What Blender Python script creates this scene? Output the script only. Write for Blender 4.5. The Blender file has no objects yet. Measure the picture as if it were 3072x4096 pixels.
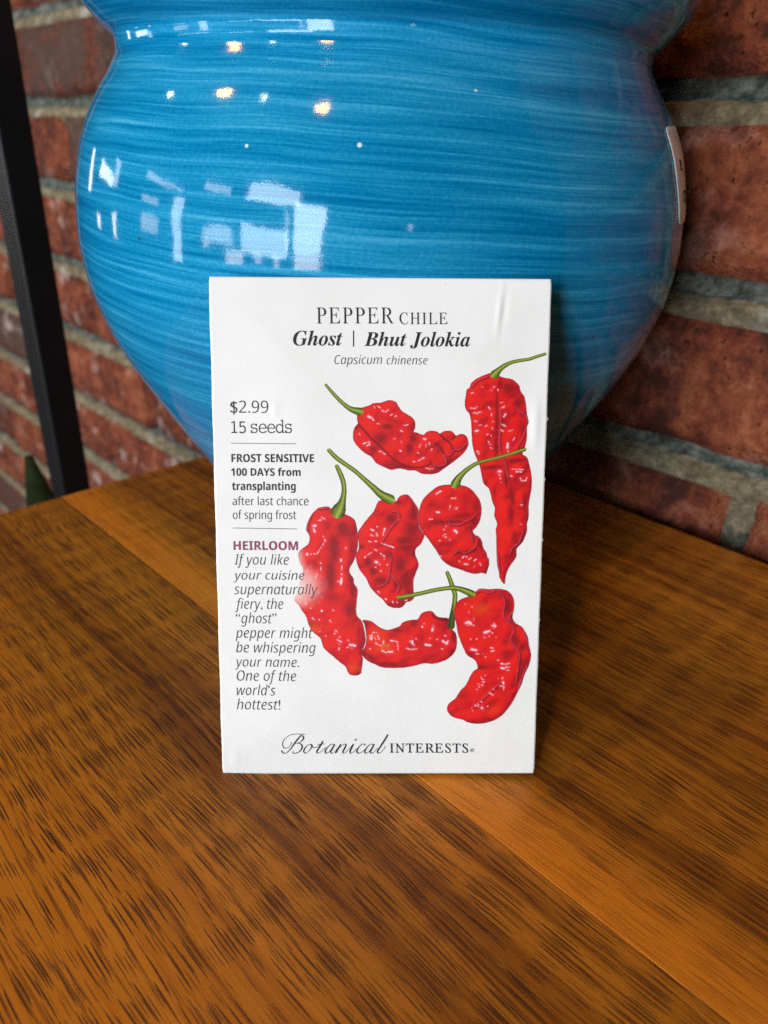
import bpy, math, random
import numpy as np
from mathutils import Vector, Matrix, noise as mnoise

random.seed(7)
RNG = np.random.default_rng(11)
scene = bpy.context.scene
COL = scene.collection
MM = 0.001

# ------------------------------------------------------------------ camera
cam_data = bpy.data.cameras.new('camera')
cam = bpy.data.objects.new('camera', cam_data)
COL.objects.link(cam)
_rt = Vector((0.99939083, 0.0157354, 0.0311508))
_up = Vector((-0.0348995, 0.45060288, 0.89204208))
_bk = -Vector((0.0, 0.89258582, -0.45087754))
cam.matrix_world = Matrix(((_rt.x, _up.x, _bk.x, 0.0), (_rt.y, _up.y, _bk.y, 0.0),
                           (_rt.z, _up.z, _bk.z, 0.151), (0, 0, 0, 1)))
cam_data.lens = 25.93
cam_data.sensor_width = 36.0
cam_data.clip_start = 0.01
cam_data.clip_end = 60.0
cam_data.dof.use_dof = True
cam_data.dof.focus_distance = 0.183
cam_data.dof.aperture_fstop = 14.5
scene.camera = cam

# ------------------------------------------------------------------ view, world, lamps
scene.view_settings.view_transform = 'Standard'
scene.view_settings.look = 'None'
scene.view_settings.exposure = 0.0
scene.view_settings.gamma = 1.0
scene.cycles.use_denoising = False
scene.cycles.use_adaptive_sampling = False
scene.cycles.max_bounces = 8
scene.cycles.diffuse_bounces = 2
scene.cycles.sample_clamp_indirect = 8.0
scene.render.engine = 'CYCLES'

world = bpy.data.worlds.new('World')
scene.world = world
world.use_nodes = True
world.node_tree.nodes['Background'].inputs[0].default_value = (0.75, 0.62, 0.50, 1)
world.node_tree.nodes['Background'].inputs[1].default_value = 0.012

POT_C = Vector((-0.0049, 0.2887, 0.13))
WIN_L = 28.0        # radiance of the daylight seen through the room's windows
TINT = {'S': (0.80, 0.92, 1.0), 'W': (1.0, 0.95, 0.88)}


def daylight(name, loc, w, h, tint, k):
    """A lit piece of window of the room, two to three metres off."""
    d = bpy.data.lights.new(name, 'AREA')
    d.shape = 'RECTANGLE'
    d.size, d.size_y = w, h
    d.color = TINT[tint]
    d.energy = WIN_L * k * w * h * math.pi
    o = bpy.data.objects.new(name, d)
    COL.objects.link(o)
    o.location = loc
    v = POT_C - Vector(loc)
    v.z *= 0.25
    o.rotation_euler = v.to_track_quat('-Z', 'Y').to_euler()
    return o


for row in [
    ((-1.155, -2.333, 0.581), 0.480, 0.848, 'S', 1.05),
    ((-1.171, -2.364, 0.011), 0.454, 0.280, 'W', .75),
    ((-1.640, -1.940, 1.075), 0.900, 0.330, 'S', .85),
    ((-2.330, -1.200, 1.030), 0.480, 0.120, 'S', .5),
    ((-1.800, -1.960, 0.268), 0.800, 0.330, 'S', .75),
    ((-2.380, -1.420, 0.255), 0.420, 0.18, 'S', .55),
    ((-2.186, -1.603, 0.02), 0.300, 0.22, 'W', .6),
    ((-1.894, -1.901, 0.04), 0.150, 0.19, 'W', .5),
    ((-1.636, -2.102, 0.02), 0.100, 0.25, 'W', .5),
    ((-1.492, -2.169, 0.499), 0.073, 0.652, 'S', .45),
    ((-2.489, -1.172, 0.214), 0.112, 0.179, 'W', .5),
    ((-2.742, -0.578, 0.265), 0.187, 0.971, 'S', 0.60),
    ((-2.735, -0.192, 0.861), 0.823, 0.062, 'S', 0.39),
    ((-2.828, 0.036, 0.546), 0.390, 0.133, 'W', 0.23),
    ((-2.857, 0.024, 0.199), 0.389, 0.178, 'W', 0.23),
    ((-2.609, 1.349, 0.541), 0.498, 0.122, 'S', 0.39),
    ((-2.707, 1.028, 0.640), 0.153, 0.245, 'S', 0.20),
    ((-2.766, 0.991, 0.071), 0.134, 0.182, 'W', 0.35),
    ((-2.555, 1.533, 0.042), 0.154, 0.079, 'W', 0.27),
    ((-2.323, 1.891, 0.401), 0.101, 0.331, 'W', 0.23),
    ((0.47, -2.23, 0.54), 0.045, 0.11, 'S', .7),
]:
    daylight('window_light', *row)


def ceiling_lamp(loc, rgb, power, radius):
    d = bpy.data.lights.new('ceiling_lamp', 'POINT')
    d.color = rgb
    d.energy = power
    d.shadow_soft_size = radius
    o = bpy.data.objects.new('ceiling_lamp', d)
    COL.objects.link(o)
    o.location = loc


ceiling_lamp((-1.78, 0.61, 1.46), (0.95, 1.0, 0.72), 3.0, 0.042)
ceiling_lamp((-1.20, -0.40, 1.92), (0.95, 1.0, 0.72), 3.0, 0.042)
ceiling_lamp((-1.50, 0.00, 1.79), (1.0, 0.47, 0.09), 24.0, 0.075)
ceiling_lamp((-0.66, -0.80, 2.02), (1.0, 0.47, 0.09), 24.0, 0.085)


# ------------------------------------------------------------------ helpers
def mesh_obj(name, verts, faces, mat=None, parent=None, smooth=False, scale=MM):
    me = bpy.data.meshes.new(name)
    v = np.asarray(verts, float) * scale
    me.from_pydata(v.tolist(), [], [list(map(int, f)) for f in faces])
    me.update()
    if smooth:
        me.polygons.foreach_set('use_smooth', [True] * len(me.polygons))
    o = bpy.data.objects.new(name, me)
    COL.objects.link(o)
    if mat:
        me.materials.append(mat)
    if parent is not None:
        o.parent = parent
    return o


def empty(name, loc=(0, 0, 0), rz=0.0):
    o = bpy.data.objects.new(name, None)
    COL.objects.link(o)
    o.empty_display_size = 0.02
    o.location = loc
    o.rotation_euler = (0, 0, rz)
    return o


def tag(o, label=None, cat=None, group=None, kind=None):
    if label:
        o['label'] = label
    if cat:
        o['category'] = cat
    if group:
        o['group'] = group
    if kind:
        o['kind'] = kind
    return o


class NT:
    """Tiny node-graph builder."""

    def __init__(self, name):
        self.m = bpy.data.materials.new(name)
        self.m.use_nodes = True
        self.t = self.m.node_tree
        self.b = self.t.nodes['Principled BSDF']

    def n(self, typ, **kw):
        nd = self.t.nodes.new(typ)
        ins = kw.pop('ins', {})
        for k, v in kw.items():
            setattr(nd, k, v)
        for k, v in ins.items():
            self.set(nd.inputs[k], v)
        return nd

    def set(self, sock, v):
        if isinstance(v, bpy.types.NodeSocket):
            self.t.links.new(v, sock)
        else:
            sock.default_value = v

    def math(self, op, a, b=0.0, c=0.0):
        nd = self.n('ShaderNodeMath', operation=op)
        self.set(nd.inputs[0], a)
        self.set(nd.inputs[1], b)
        self.set(nd.inputs[2], c)
        return nd.outputs[0]

    def noise(self, vec, scale=1.0, detail=3.0, rough=0.55, dist=0.0):
        nd = self.n('ShaderNodeTexNoise', ins={'Vector': vec, 'Scale': scale, 'Detail': detail,
                                               'Roughness': rough, 'Distortion': dist})
        return nd.outputs['Fac']

    def mapv(self, vec, scale=(1, 1, 1), loc=(0, 0, 0), rot=(0, 0, 0)):
        nd = self.n('ShaderNodeMapping', ins={'Vector': vec, 'Scale': scale, 'Location': loc, 'Rotation': rot})
        return nd.outputs[0]

    def ramp(self, fac, stops, interp='LINEAR'):
        nd = self.n('ShaderNodeValToRGB', ins={'Fac': fac})
        cr = nd.color_ramp
        cr.interpolation = interp
        while len(cr.elements) < len(stops):
            cr.elements.new(0.5)
        for e, (p, c) in zip(cr.elements, stops):
            e.position = p
            e.color = tuple(c) + (1,) if len(c) == 3 else c
        return nd.outputs[0]

    def rng(self, v, a, b, c=0.0, d=1.0, smooth=True):
        nd = self.n('ShaderNodeMapRange', interpolation_type='SMOOTHSTEP' if smooth else 'LINEAR',
                    ins={'Value': v, 'From Min': a, 'From Max': b, 'To Min': c, 'To Max': d})
        return nd.outputs[0]

    def mix(self, fac, a, b, blend='MIX'):
        nd = self.n('ShaderNodeMix', data_type='RGBA', blend_type=blend)
        self.set(nd.inputs[0], fac)
        self.set(nd.inputs[6], a if isinstance(a, bpy.types.NodeSocket) else tuple(a) + (1,) if len(a) == 3 else a)
        self.set(nd.inputs[7], b if isinstance(b, bpy.types.NodeSocket) else tuple(b) + (1,) if len(b) == 3 else b)
        return nd.outputs[2]

    def bump(self, h, strength=0.5, dist=0.001, normal=None):
        nd = self.n('ShaderNodeBump', ins={'Height': h, 'Strength': strength, 'Distance': dist})
        if normal is not None:
            self.t.links.new(normal, nd.inputs['Normal'])
        return nd.outputs[0]

    def coord(self, which='Object'):
        return self.n('ShaderNodeTexCoord').outputs[which]

    def out(self, **kw):
        names = {'color': 'Base Color', 'rough': 'Roughness', 'normal': 'Normal', 'spec': 'Specular IOR Level',
                 'coat': 'Coat Weight', 'coat_rough': 'Coat Roughness', 'metal': 'Metallic', 'ior': 'IOR',
                 'coat_ior': 'Coat IOR', 'sss': 'Subsurface Weight', 'coat_normal': 'Coat Normal'}
        for k, v in kw.items():
            if k == 'color' and not isinstance(v, bpy.types.NodeSocket):
                v = tuple(v) + (1,) if len(v) == 3 else v
            self.set(self.b.inputs[names[k]], v)
        return self.m


def lin(r, g, b):
    f = lambda c: c / 12.92 if c <= 0.04045 else ((c + 0.055) / 1.055) ** 2.4
    return (f(r / 255), f(g / 255), f(b / 255))


# ------------------------------------------------------------------ materials
def wood_mat(name, seed, pale_from=None, tone=1.0, redness=1.0):
    """Oiled walnut. Object X runs along the grain, object Y across it (metres)."""
    g = NT(name)
    co = g.coord('Object')
    warp = g.noise(g.mapv(co, (7, 30, 1), (seed, seed * 2, 0)), 1.0, 2.0)
    sep = g.n('ShaderNodeSeparateXYZ', ins={0: co})
    y = g.math('ADD', sep.outputs[1], g.math('MULTIPLY', g.math('SUBTRACT', warp, 0.5), 0.011))
    vec = g.n('ShaderNodeCombineXYZ', ins={0: sep.outputs[0], 1: y, 2: 0.0}).outputs[0]
    bands = g.noise(g.mapv(vec, (2.2, 46, 1), (seed * 3, seed, 0)), 1.0, 4.0, 0.62)
    streak = g.noise(g.mapv(vec, (7, 380, 1), (seed, 0, 3)), 1.0, 4.0, 0.6)
    dens = g.noise(g.mapv(vec, (5, 110, 1), (0, seed, 9)), 1.0, 2.0)
    line = g.noise(g.mapv(vec, (16, 1150, 1), (seed, 2, 6)), 1.0, 1.0, 0.5)

    def vessels(sx, sy, off, lo, hi):
        v = g.n('ShaderNodeTexVoronoi', voronoi_dimensions='2D', ins={'Vector': g.mapv(vec, (sx, sy, 1), (off, off * 1.7, 0)), 'Scale': 1.0})
        r = g.n('ShaderNodeSeparateColor', ins={0: v.outputs['Color']}).outputs[0]
        keep = g.rng(g.math('SUBTRACT', r, g.rng(dens, 0.32, 0.66, hi, lo)), 0.0, 0.06)
        return g.math('MULTIPLY', g.rng(v.outputs['Distance'], 0.28, 0.38, 1.0, 0.0), keep)
    p1 = vessels(60, 1750, seed, 0.46, 0.76)
    p2 = g.math('MULTIPLY', vessels(105, 2700, seed + 4, 0.42, 0.70), 0.8)
    pores = g.math('MAXIMUM', g.math('MAXIMUM', p1, p2), g.rng(line, 0.54, 0.70, 0.0, 0.50))
    tonev = g.math('ADD', g.math('MULTIPLY', bands, 0.58), g.math('MULTIPLY', streak, 0.42))
    base = g.ramp(tonev, [(0.37, (0.150 * tone, 0.040 * tone, 0.0040 * tone)),
                          (0.445, (0.360 * tone, 0.118 * tone * redness, 0.0095 * tone * redness)),
                          (0.51, (0.540 * tone, 0.195 * tone * redness, 0.0140 * tone * redness)),
                          (0.62, (0.740 * tone, 0.270 * tone * redness, 0.0210 * tone * redness))])
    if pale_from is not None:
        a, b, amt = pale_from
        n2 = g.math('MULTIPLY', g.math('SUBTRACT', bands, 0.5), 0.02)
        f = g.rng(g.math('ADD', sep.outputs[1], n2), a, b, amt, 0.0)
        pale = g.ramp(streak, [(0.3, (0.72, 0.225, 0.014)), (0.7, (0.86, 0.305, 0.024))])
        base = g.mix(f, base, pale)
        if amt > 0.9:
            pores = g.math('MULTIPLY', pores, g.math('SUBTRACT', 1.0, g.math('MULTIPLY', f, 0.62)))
    fleck = g.noise(co, 2600.0, 2.0, 0.6)
    base = g.mix(g.math('MULTIPLY', pores, 0.88), base, (0.038, 0.011, 0.004))
    base = g.mix(g.rng(fleck, 0.35, 0.75, 0.0, 0.22), base, (0.55, 0.20, 0.03))
    vd = g.n('ShaderNodeTexVoronoi', ins={'Vector': co, 'Scale': 95.0})
    kd = g.rng(g.n('ShaderNodeSeparateColor', ins={0: vd.outputs['Color']}).outputs[0], 0.86, 0.90)
    dust = g.math('MULTIPLY', g.rng(vd.outputs['Distance'], 0.010, 0.022, 1.0, 0.0), kd)
    base = g.mix(g.math('MULTIPLY', dust, 0.7), base, (0.75, 0.62, 0.50))
    hgt = g.math('SUBTRACT', g.math('MULTIPLY', fleck, 0.5), pores)
    return g.out(color=base, rough=g.math('ADD', g.rng(fleck, 0.3, 0.7, 0.30, 0.42), g.math('MULTIPLY', pores, 0.2)), spec=0.24,
                 normal=g.bump(hgt, 0.5, 0.00015))


def glaze_mat():
    """Blue brushed glaze: horizontal brush lines laid round the pot (UV = angle, height in metres)."""
    g = NT('blue_glaze')
    uv = g.n('ShaderNodeUVMap', uv_map='UVMap').outputs[0]
    sep = g.n('ShaderNodeSeparateXYZ', ins={0: uv})
    wob = g.noise(g.mapv(uv, (1.3, 14, 1)), 1.0, 2.0)
    v = g.math('ADD', sep.outputs[1], g.math('MULTIPLY', g.math('SUBTRACT', wob, 0.5), 0.0045))
    v = g.math('ADD', v, g.math('MULTIPLY', sep.outputs[0], 0.0035))
    vec = g.n('ShaderNodeCombineXYZ', ins={0: sep.outputs[0], 1: v, 2: 0.0}).outputs[0]
    broad = g.noise(g.mapv(vec, (0.8, 95, 1)), 1.0, 3.0, 0.6)
    fine = g.noise(g.mapv(vec, (1.2, 620, 1), (3, 0, 0)), 1.0, 3.0, 0.6)
    vfine = g.noise(g.mapv(vec, (3.5, 1700, 1), (9, 0, 0)), 1.0, 2.0, 0.6)
    sponge = g.noise(g.mapv(uv, (100, 1000, 1)), 1.0, 3.0, 0.7)
    t = g.math('ADD', g.math('ADD', g.math('MULTIPLY', broad, 0.30), g.math('MULTIPLY', fine, 0.36)),
               g.math('ADD', g.math('MULTIPLY', vfine, 0.18), g.math('MULTIPLY', sponge, 0.16)))
    colr = g.ramp(t, [(0.38, (0.0, 0.118, 0.290)), (0.46, (0.002, 0.180, 0.385)), (0.53, (0.012, 0.255, 0.480)),
                      (0.60, (0.050, 0.350, 0.600)), (0.68, (0.16, 0.49, 0.70))])
    # pale and dark pin specks in the glaze
    obj = g.coord('Object')
    vor = g.n('ShaderNodeTexVoronoi', ins={'Vector': obj, 'Scale': 75.0})
    keep = g.rng(g.n('ShaderNodeSeparateColor', ins={0: vor.outputs['Color']}).outputs[0], 0.62, 0.66)
    dot = g.math('MULTIPLY', g.rng(vor.outputs['Distance'], 0.030, 0.052, 1.0, 0.0), keep)
    colr = g.mix(g.math('MULTIPLY', dot, 0.85), colr, (0.75, 0.82, 0.80))
    vor2 = g.n('ShaderNodeTexVoronoi', ins={'Vector': g.mapv(obj, loc=(3.1, 1.7, 0.4)), 'Scale': 110.0})
    keep2 = g.math('MULTIPLY', g.rng(g.n('ShaderNodeSeparateColor', ins={0: vor2.outputs['Color']}).outputs[1], 0.55, 0.6),
                   g.rng(g.noise(obj, 22.0, 1.0), 0.58, 0.66))
    dot2 = g.math('MULTIPLY', g.rng(vor2.outputs['Distance'], 0.035, 0.07, 1.0, 0.0), keep2)
    colr = g.mix(g.math('MULTIPLY', dot2, 0.85), colr, (0.05, 0.02, 0.02))
    orange = g.noise(obj, 55.0, 2.0, 0.5)
    pit = g.noise(obj, 600.0, 2.0, 0.5)
    h = g.math('ADD', g.math('MULTIPLY', orange, 1.0), g.math('ADD', g.math('MULTIPLY', pit, 0.05), g.math('MULTIPLY', fine, 0.03)))
    return g.out(color=colr, rough=0.07, ior=1.5, spec=0.24, normal=g.bump(h, 0.30, 0.0006))


def brick_mat(name='old_red_brick', burnt=0.0, wash=0.45):
    g = NT(name)
    co = g.coord('Object')
    info = g.n('ShaderNodeObjectInfo')
    rnd = info.outputs['Random']
    off = g.n('ShaderNodeCombineXYZ', ins={0: g.math('MULTIPLY', rnd, 7.0), 1: 0.0, 2: g.math('MULTIPLY', rnd, 3.0)}).outputs[0]
    p = g.n('ShaderNodeVectorMath', operation='ADD', ins={0: co, 1: off}).outputs[0]
    big = g.noise(p, 22.0, 3.0, 0.6)
    mid = g.noise(p, 120.0, 5.0, 0.7)
    sml = g.noise(p, 520.0, 3.0, 0.6)
    c = g.ramp(g.math('ADD', g.math('MULTIPLY', big, 0.5), g.math('MULTIPLY', mid, 0.5)),
               [(0.41, (0.075, 0.020, 0.012)), (0.475, (0.175, 0.040, 0.020)), (0.53, (0.27, 0.066, 0.028)), (0.61, (0.39, 0.125, 0.058))])
    # some bricks fired dark, some washed pale
    dark = g.math('MULTIPLY', g.math('MAXIMUM', burnt, g.rng(rnd, 0.90, 0.94)), g.rng(big, 0.36, 0.54))
    c = g.mix(g.math('MULTIPLY', dark, 0.80), c, (0.055, 0.046, 0.040))
    eff = g.math('MULTIPLY', g.rng(g.noise(p, 30.0, 4.0, 0.6), 0.55, 0.72),
                 g.math('SUBTRACT', 1.0, g.rng(sep_x(g, co), -0.02, 0.0, 0.0, 0.0)))
    c = g.mix(g.math('MULTIPLY', eff, wash), c, (0.55, 0.44, 0.41))
    pw = g.n('ShaderNodeVectorMath', operation='ADD', ins={0: p, 1: g.n('ShaderNodeVectorMath', operation='SCALE', ins={0: g.n('ShaderNodeTexNoise', ins={'Vector': p, 'Scale': 400.0, 'Detail': 2.0}).outputs['Color'], 'Scale': 0.006}).outputs[0]}).outputs[0]
    vor = g.n('ShaderNodeTexVoronoi', ins={'Vector': pw, 'Scale': 300.0})
    keep = g.math('MULTIPLY', g.rng(g.n('ShaderNodeSeparateColor', ins={0: vor.outputs['Color']}).outputs[0], 0.45, 0.9), g.rng(mid, 0.42, 0.6))
    pit = g.math('MULTIPLY', g.rng(vor.outputs['Distance'], 0.05, 0.40, 1.0, 0.0), keep)
    c = g.mix(g.math('MULTIPLY', pit, 0.7), c, (0.035, 0.014, 0.010))
    h = g.math('SUBTRACT', g.math('ADD', g.math('MULTIPLY', mid, 1.0), g.math('MULTIPLY', sml, 0.5)), g.math('MULTIPLY', pit, 0.9))
    return g.out(color=c, rough=0.82, spec=0.3, normal=g.bump(h, 1.0, 0.0024))


def sep_x(g, co):
    return g.n('ShaderNodeSeparateXYZ', ins={0: co}).outputs[0]


def mortar_mat():
    g = NT('lime_mortar')
    co = g.coord('Object')
    big = g.noise(co, 26.0, 3.0, 0.6)
    mid = g.noise(co, 160.0, 4.0, 0.7)
    # lower lip is tan, the recessed bed behind it a darker grey-green (an attribute of the mesh)
    at = g.n('ShaderNodeAttribute', attribute_name='lip').outputs['Fac']
    grey = g.ramp(mid, [(0.36, (0.045, 0.052, 0.043)), (0.5, (0.12, 0.13, 0.108)), (0.64, (0.24, 0.245, 0.205))])
    tan = g.ramp(mid, [(0.36, (0.13, 0.10, 0.06)), (0.5, (0.21, 0.17, 0.105)), (0.64, (0.34, 0.285, 0.19))])
    f = g.rng(g.math('ADD', at, g.math('MULTIPLY', g.math('SUBTRACT', mid, 0.5), 0.8)), 0.4, 0.6)
    c = g.mix(f, grey, tan)
    c = g.mix(g.math('MULTIPLY', g.rng(big, 0.56, 0.70), 0.6), c, (0.52, 0.50, 0.44))
    return g.out(color=c, rough=0.92, spec=0.2, normal=g.bump(g.math('ADD', mid, g.noise(co, 700.0, 2.0)), 0.9, 0.0012))


def paper_mat():
    g = NT('packet_paper')
    co = g.coord('Object')
    fib = g.noise(g.mapv(co, (900, 260, 900)), 1.0, 3.0, 0.6)
    mott = g.noise(co, 60.0, 3.0, 0.55)
    c = g.mix(g.rng(mott, 0.3, 0.7, 0.0, 1.0), (0.79, 0.79, 0.775), (0.83, 0.83, 0.82))
    vor = g.n('ShaderNodeTexVoronoi', ins={'Vector': co, 'Scale': 140.0})
    keep = g.rng(g.n('ShaderNodeSeparateColor', ins={0: vor.outputs['Color']}).outputs[0], 0.90, 0.93)
    dot = g.math('MULTIPLY', g.rng(vor.outputs['Distance'], 0.022, 0.035, 1.0, 0.0), keep)
    c = g.mix(g.math('MULTIPLY', dot, 0.7), c, (0.12, 0.08, 0.06))
    h = g.math('ADD', g.math('MULTIPLY', fib, 0.12), g.math('MULTIPLY', g.noise(co, 90.0, 2.0), 0.6))
    return g.out(color=c, rough=0.55, spec=0.35, normal=g.bump(h, 0.25, 0.0006))


def ink_mat(name, rgb):
    g = NT(name)
    n = g.noise(g.coord('Object'), 2500.0, 2.0)
    c = g.mix(g.rng(n, 0.3, 0.7, 0.0, 1.0), tuple(0.8 * x for x in rgb), tuple(1.25 * x + 0.004 for x in rgb))
    return g.out(color=c, rough=0.5, spec=0.3)


def print_mat():
    g = NT('pepper_ink')
    c = g.n('ShaderNodeAttribute', attribute_name='ink').outputs['Color']
    n = g.noise(g.coord('Object'), 2800.0, 2.0, 0.6)
    c = g.mix(1.0, c, g.ramp(n, [(0.3, (0.84, 0.84, 0.84)), (0.7, (1.0, 1.0, 1.0))]), 'MULTIPLY')
    return g.out(color=c, rough=0.5, spec=0.3)


def plain(name, rgb, rough=0.5, metal=0.0, spec=0.5, nscale=200.0, var=0.15, bump=0.1, bdist=0.0004):
    g = NT(name)
    co = g.coord('Object')
    n = g.noise(co, nscale, 3.0)
    c = g.mix(g.rng(n, 0.3, 0.7, 0.0, 1.0), tuple(x * (1 - var) for x in rgb), tuple(x * (1 + var) for x in rgb))
    return g.out(color=c, rough=rough, metal=metal, spec=spec, normal=g.bump(n, bump, bdist))


# ------------------------------------------------------------------ floor (far below the table)
fl = mesh_obj('floor', [(-3000, -3000, -760), (3000, -3000, -760), (3000, 3000, -760), (-3000, 3000, -760)],
              [(0, 1, 2, 3)], plain('dark_floor', (0.035, 0.030, 0.026), 0.6, nscale=12.0))
tag(fl, kind='structure')

# ------------------------------------------------------------------ table
# table frame: X = along the grain, Y = across it, rotated so that +Y points at the wall
TABLE_RZ = math.radians(-45)      # local X -> (.707,-.707): to the right and nearer; local Y -> (.707,.707)
table = empty('wooden_table', (0, 0, 0), TABLE_RZ)
tag(table, 'walnut brown wooden table top of wide glued planks, pushed up to the brick wall', 'table')


def plank(y0, y1, x0, x1, mat):
    th, bv = 24.0, 0.10
    ybs = [(y0, -bv), (y0 + bv, 0.0)] + [(y0 + (y1 - y0) * k / 4, 0.0) for k in (1, 2, 3)] + [(y1 - bv, 0.0), (y1, -bv)]
    prof = [(y0, -th)] + ybs + [(y1, -th)]
    xs = [x0, x0 + bv, (x0 + x1) / 2, x1 - bv, x1]
    V, F = [], []
    for i, x in enumerate(xs):
        for (y, z) in prof:
            zz = z
            if i in (0, 4) and z > -1:
                zz = z - bv
            V.append((x, y, zz))
    n = len(prof)
    for i in range(len(xs) - 1):
        for j in range(n):
            k = (j + 1) % n
            F.append((i * n + j, i * n + k, (i + 1) * n + k, (i + 1) * n + j))
    F.append(tuple(range(n)))
    F.append(tuple((len(xs) - 1) * n + j for j in reversed(range(n))))
    o = mesh_obj('plank', V, F, mat, table)
    return o


G = 0.09
XL, XR = -319.0, 420.0
plank(-323, -215 - G, XL, XR, wood_mat('walnut_a', 31.7, None, 1.0))
plank(-215 + G, -107 - G, XL, XR, wood_mat('walnut_b', 2.3, None, 1.1))
plank(-107 + G, 1 - G, XL, XR, wood_mat('walnut_c', 14.9, (0.10, 0.2, 0.6), 1.05))
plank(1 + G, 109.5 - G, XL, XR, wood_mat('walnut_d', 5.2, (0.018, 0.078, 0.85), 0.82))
plank(109.5 + G, 217.5 - G, XL, XR, wood_mat('walnut_e', 8.6, (0.1185, 0.132, 1.0), 0.78))
plank(217.5 + G, 298, XL, XR, wood_mat('walnut_f', 21.4, None, 1.15))

# ------------------------------------------------------------------ brick wall
# wall frame: X = along the wall, -Y... local Y+ faces the camera; origin on the wall's face under the table level
wall = empty('brick_wall', (310 * 0.7071 * MM, 310 * 0.7071 * MM, -0.760), math.radians(135))
tag(wall, 'old red brick wall with thick grey and tan mortar joints, behind the table and the blue pot', 'wall')
WZ = 760.0
M_BRICK, M_MORTAR = brick_mat(wash=0.25), mortar_mat()
M_BURNT = brick_mat('burnt_brick', 1.0, 0.2)
M_WASHED = brick_mat('washed_brick', 0.0, 0.85)
PITCH, BH, BL, JW = 71.0, 53.0, 200.0, 14.0


def brick_mesh(k):
    rnd = random.Random(100 + k)
    nx, nz = 14, 6
    L, H, D = BL / 2, BH / 2, 60.0
    V, F = [], []

    def r(x, z, s=0.0):
        return mnoise.noise(Vector((x * 0.035 + 13 * k, z * 0.06 + s, k * 3.7)))
    for j in range(nz + 1):
        for i in range(nx + 1):
            x = -L + BL * i / nx
            z = -H + BH * j / nz
            ex = i in (0, nx)
            ez = j in (0, nz)
            y = 1.2 * r(x, z) - 0.6
            if ex or ez:
                y -= 1.6 + 0.8 * rnd.random()
            xx = x + (rnd.uniform(-1.2, 1.2) if ex else 0)
            zz = z + (2.2 * r(x, z, 9) + rnd.uniform(-0.5, 0.5) if ez else 0)
            V.append((xx, y, zz))
    idx = lambda i, j: j * (nx + 1) + i
    for j in range(nz):
        for i in range(nx):
            F.append((idx(i, j), idx(i, j + 1), idx(i + 1, j + 1), idx(i + 1, j)))
    ring = [idx(i, 0) for i in range(nx + 1)] + [idx(nx, j) for j in range(1, nz + 1)] + \
           [idx(i, nz) for i in range(nx - 1, -1, -1)] + [idx(0, j) for j in range(nz - 1, 0, -1)]
    base = len(V)
    for q in ring:
        x, y, z = V[q]
        V.append((x, -D, z))
    m = len(ring)
    for a in range(m):
        b = (a + 1) % m
        F.append((ring[a], ring[b], base + b, base + a))
    F.append(tuple(base + a for a in reversed(range(m))))
    me = bpy.data.meshes.new('brick')
    me.from_pydata((np.array(V) * MM).tolist(), [], F)
    me.update()
    me.polygons.foreach_set('use_smooth', [True] * len(me.polygons))
    me.materials.append(M_BRICK)
    return me


B_MESH = [brick_mesh(k) for k in range(8)]
rw = random.Random(5)
U0, U1 = -130.0, 1500.0
for row in range(-10, 7):
    zc = WZ + 61.5 + PITCH * row
    first = 95.0 + JW / 2 + BL / 2 if row % 2 else 95.0 + JW / 2 + BL / 2 + 107.0
    k0 = math.ceil((U0 - first) / (BL + JW))
    u = first + k0 * (BL + JW)
    while u < U1:
        if not (u < 60 and row < -3):
            o = bpy.data.objects.new('brick', rw.choice(B_MESH))
            COL.objects.link(o)
            o.parent = wall
            if (row == 2 and u > 420) or (row < 2 and u > 900 and rw.random() < 0.3):
                o.material_slots[0].link = 'OBJECT'
                o.material_slots[0].material = M_BURNT
            elif row < 1 and u > 330:
                o.material_slots[0].link = 'OBJECT'
                o.material_slots[0].material = M_WASHED
            o.location = ((u + rw.uniform(-1.5, 1.5)) * MM, rw.uniform(-1.6, 0.6) * MM, (zc + rw.uniform(-1, 1)) * MM)
            if rw.random() < 0.5:
                o.rotation_euler = (0, rw.uniform(-0.006, 0.006), 0)
        u += BL + JW

# mortar: one mass behind the bricks; each bed has a recessed upper part and a tan lip below
V, F, LIP = [], [], []
us = np.arange(U0 - 110, U1 + 120, 6.0)
prof = []
for row in range(-10, 8):
    b0 = WZ + 61.5 + PITCH * row - PITCH / 2 - 9.0      # top of the brick below
    prof += [(b0 - 26, -12, .3), (b0 - 2, -7.0, 1.0), (b0 + 1.0, -3.6, 1.0), (b0 + 7.5, -5.2, 1.0), (b0 + 10, -13.5, 0.0), (b0 + 19, -17.0, 0.0)]
for (z, y, l) in prof:
    for u in us:
        nn = mnoise.noise(Vector((u * 0.05, z * 0.13, 2.0))) + 0.5 * mnoise.noise(Vector((u * 0.2, z * 0.3, 7.0)))
        V.append((u, y + nn * 2.0, z + nn * 1.6))
        LIP.append(l)
nu = len(us)
for j in range(len(prof) - 1):
    for i in range(nu - 1):
        a = j * nu + i
        F.append((a, a + nu, a + nu + 1, a + 1))
mo = mesh_obj('mortar', V, F, M_MORTAR, wall, smooth=True)
at = mo.data.attributes.new('lip', 'FLOAT', 'POINT')
at.data.foreach_set('value', LIP)

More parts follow.
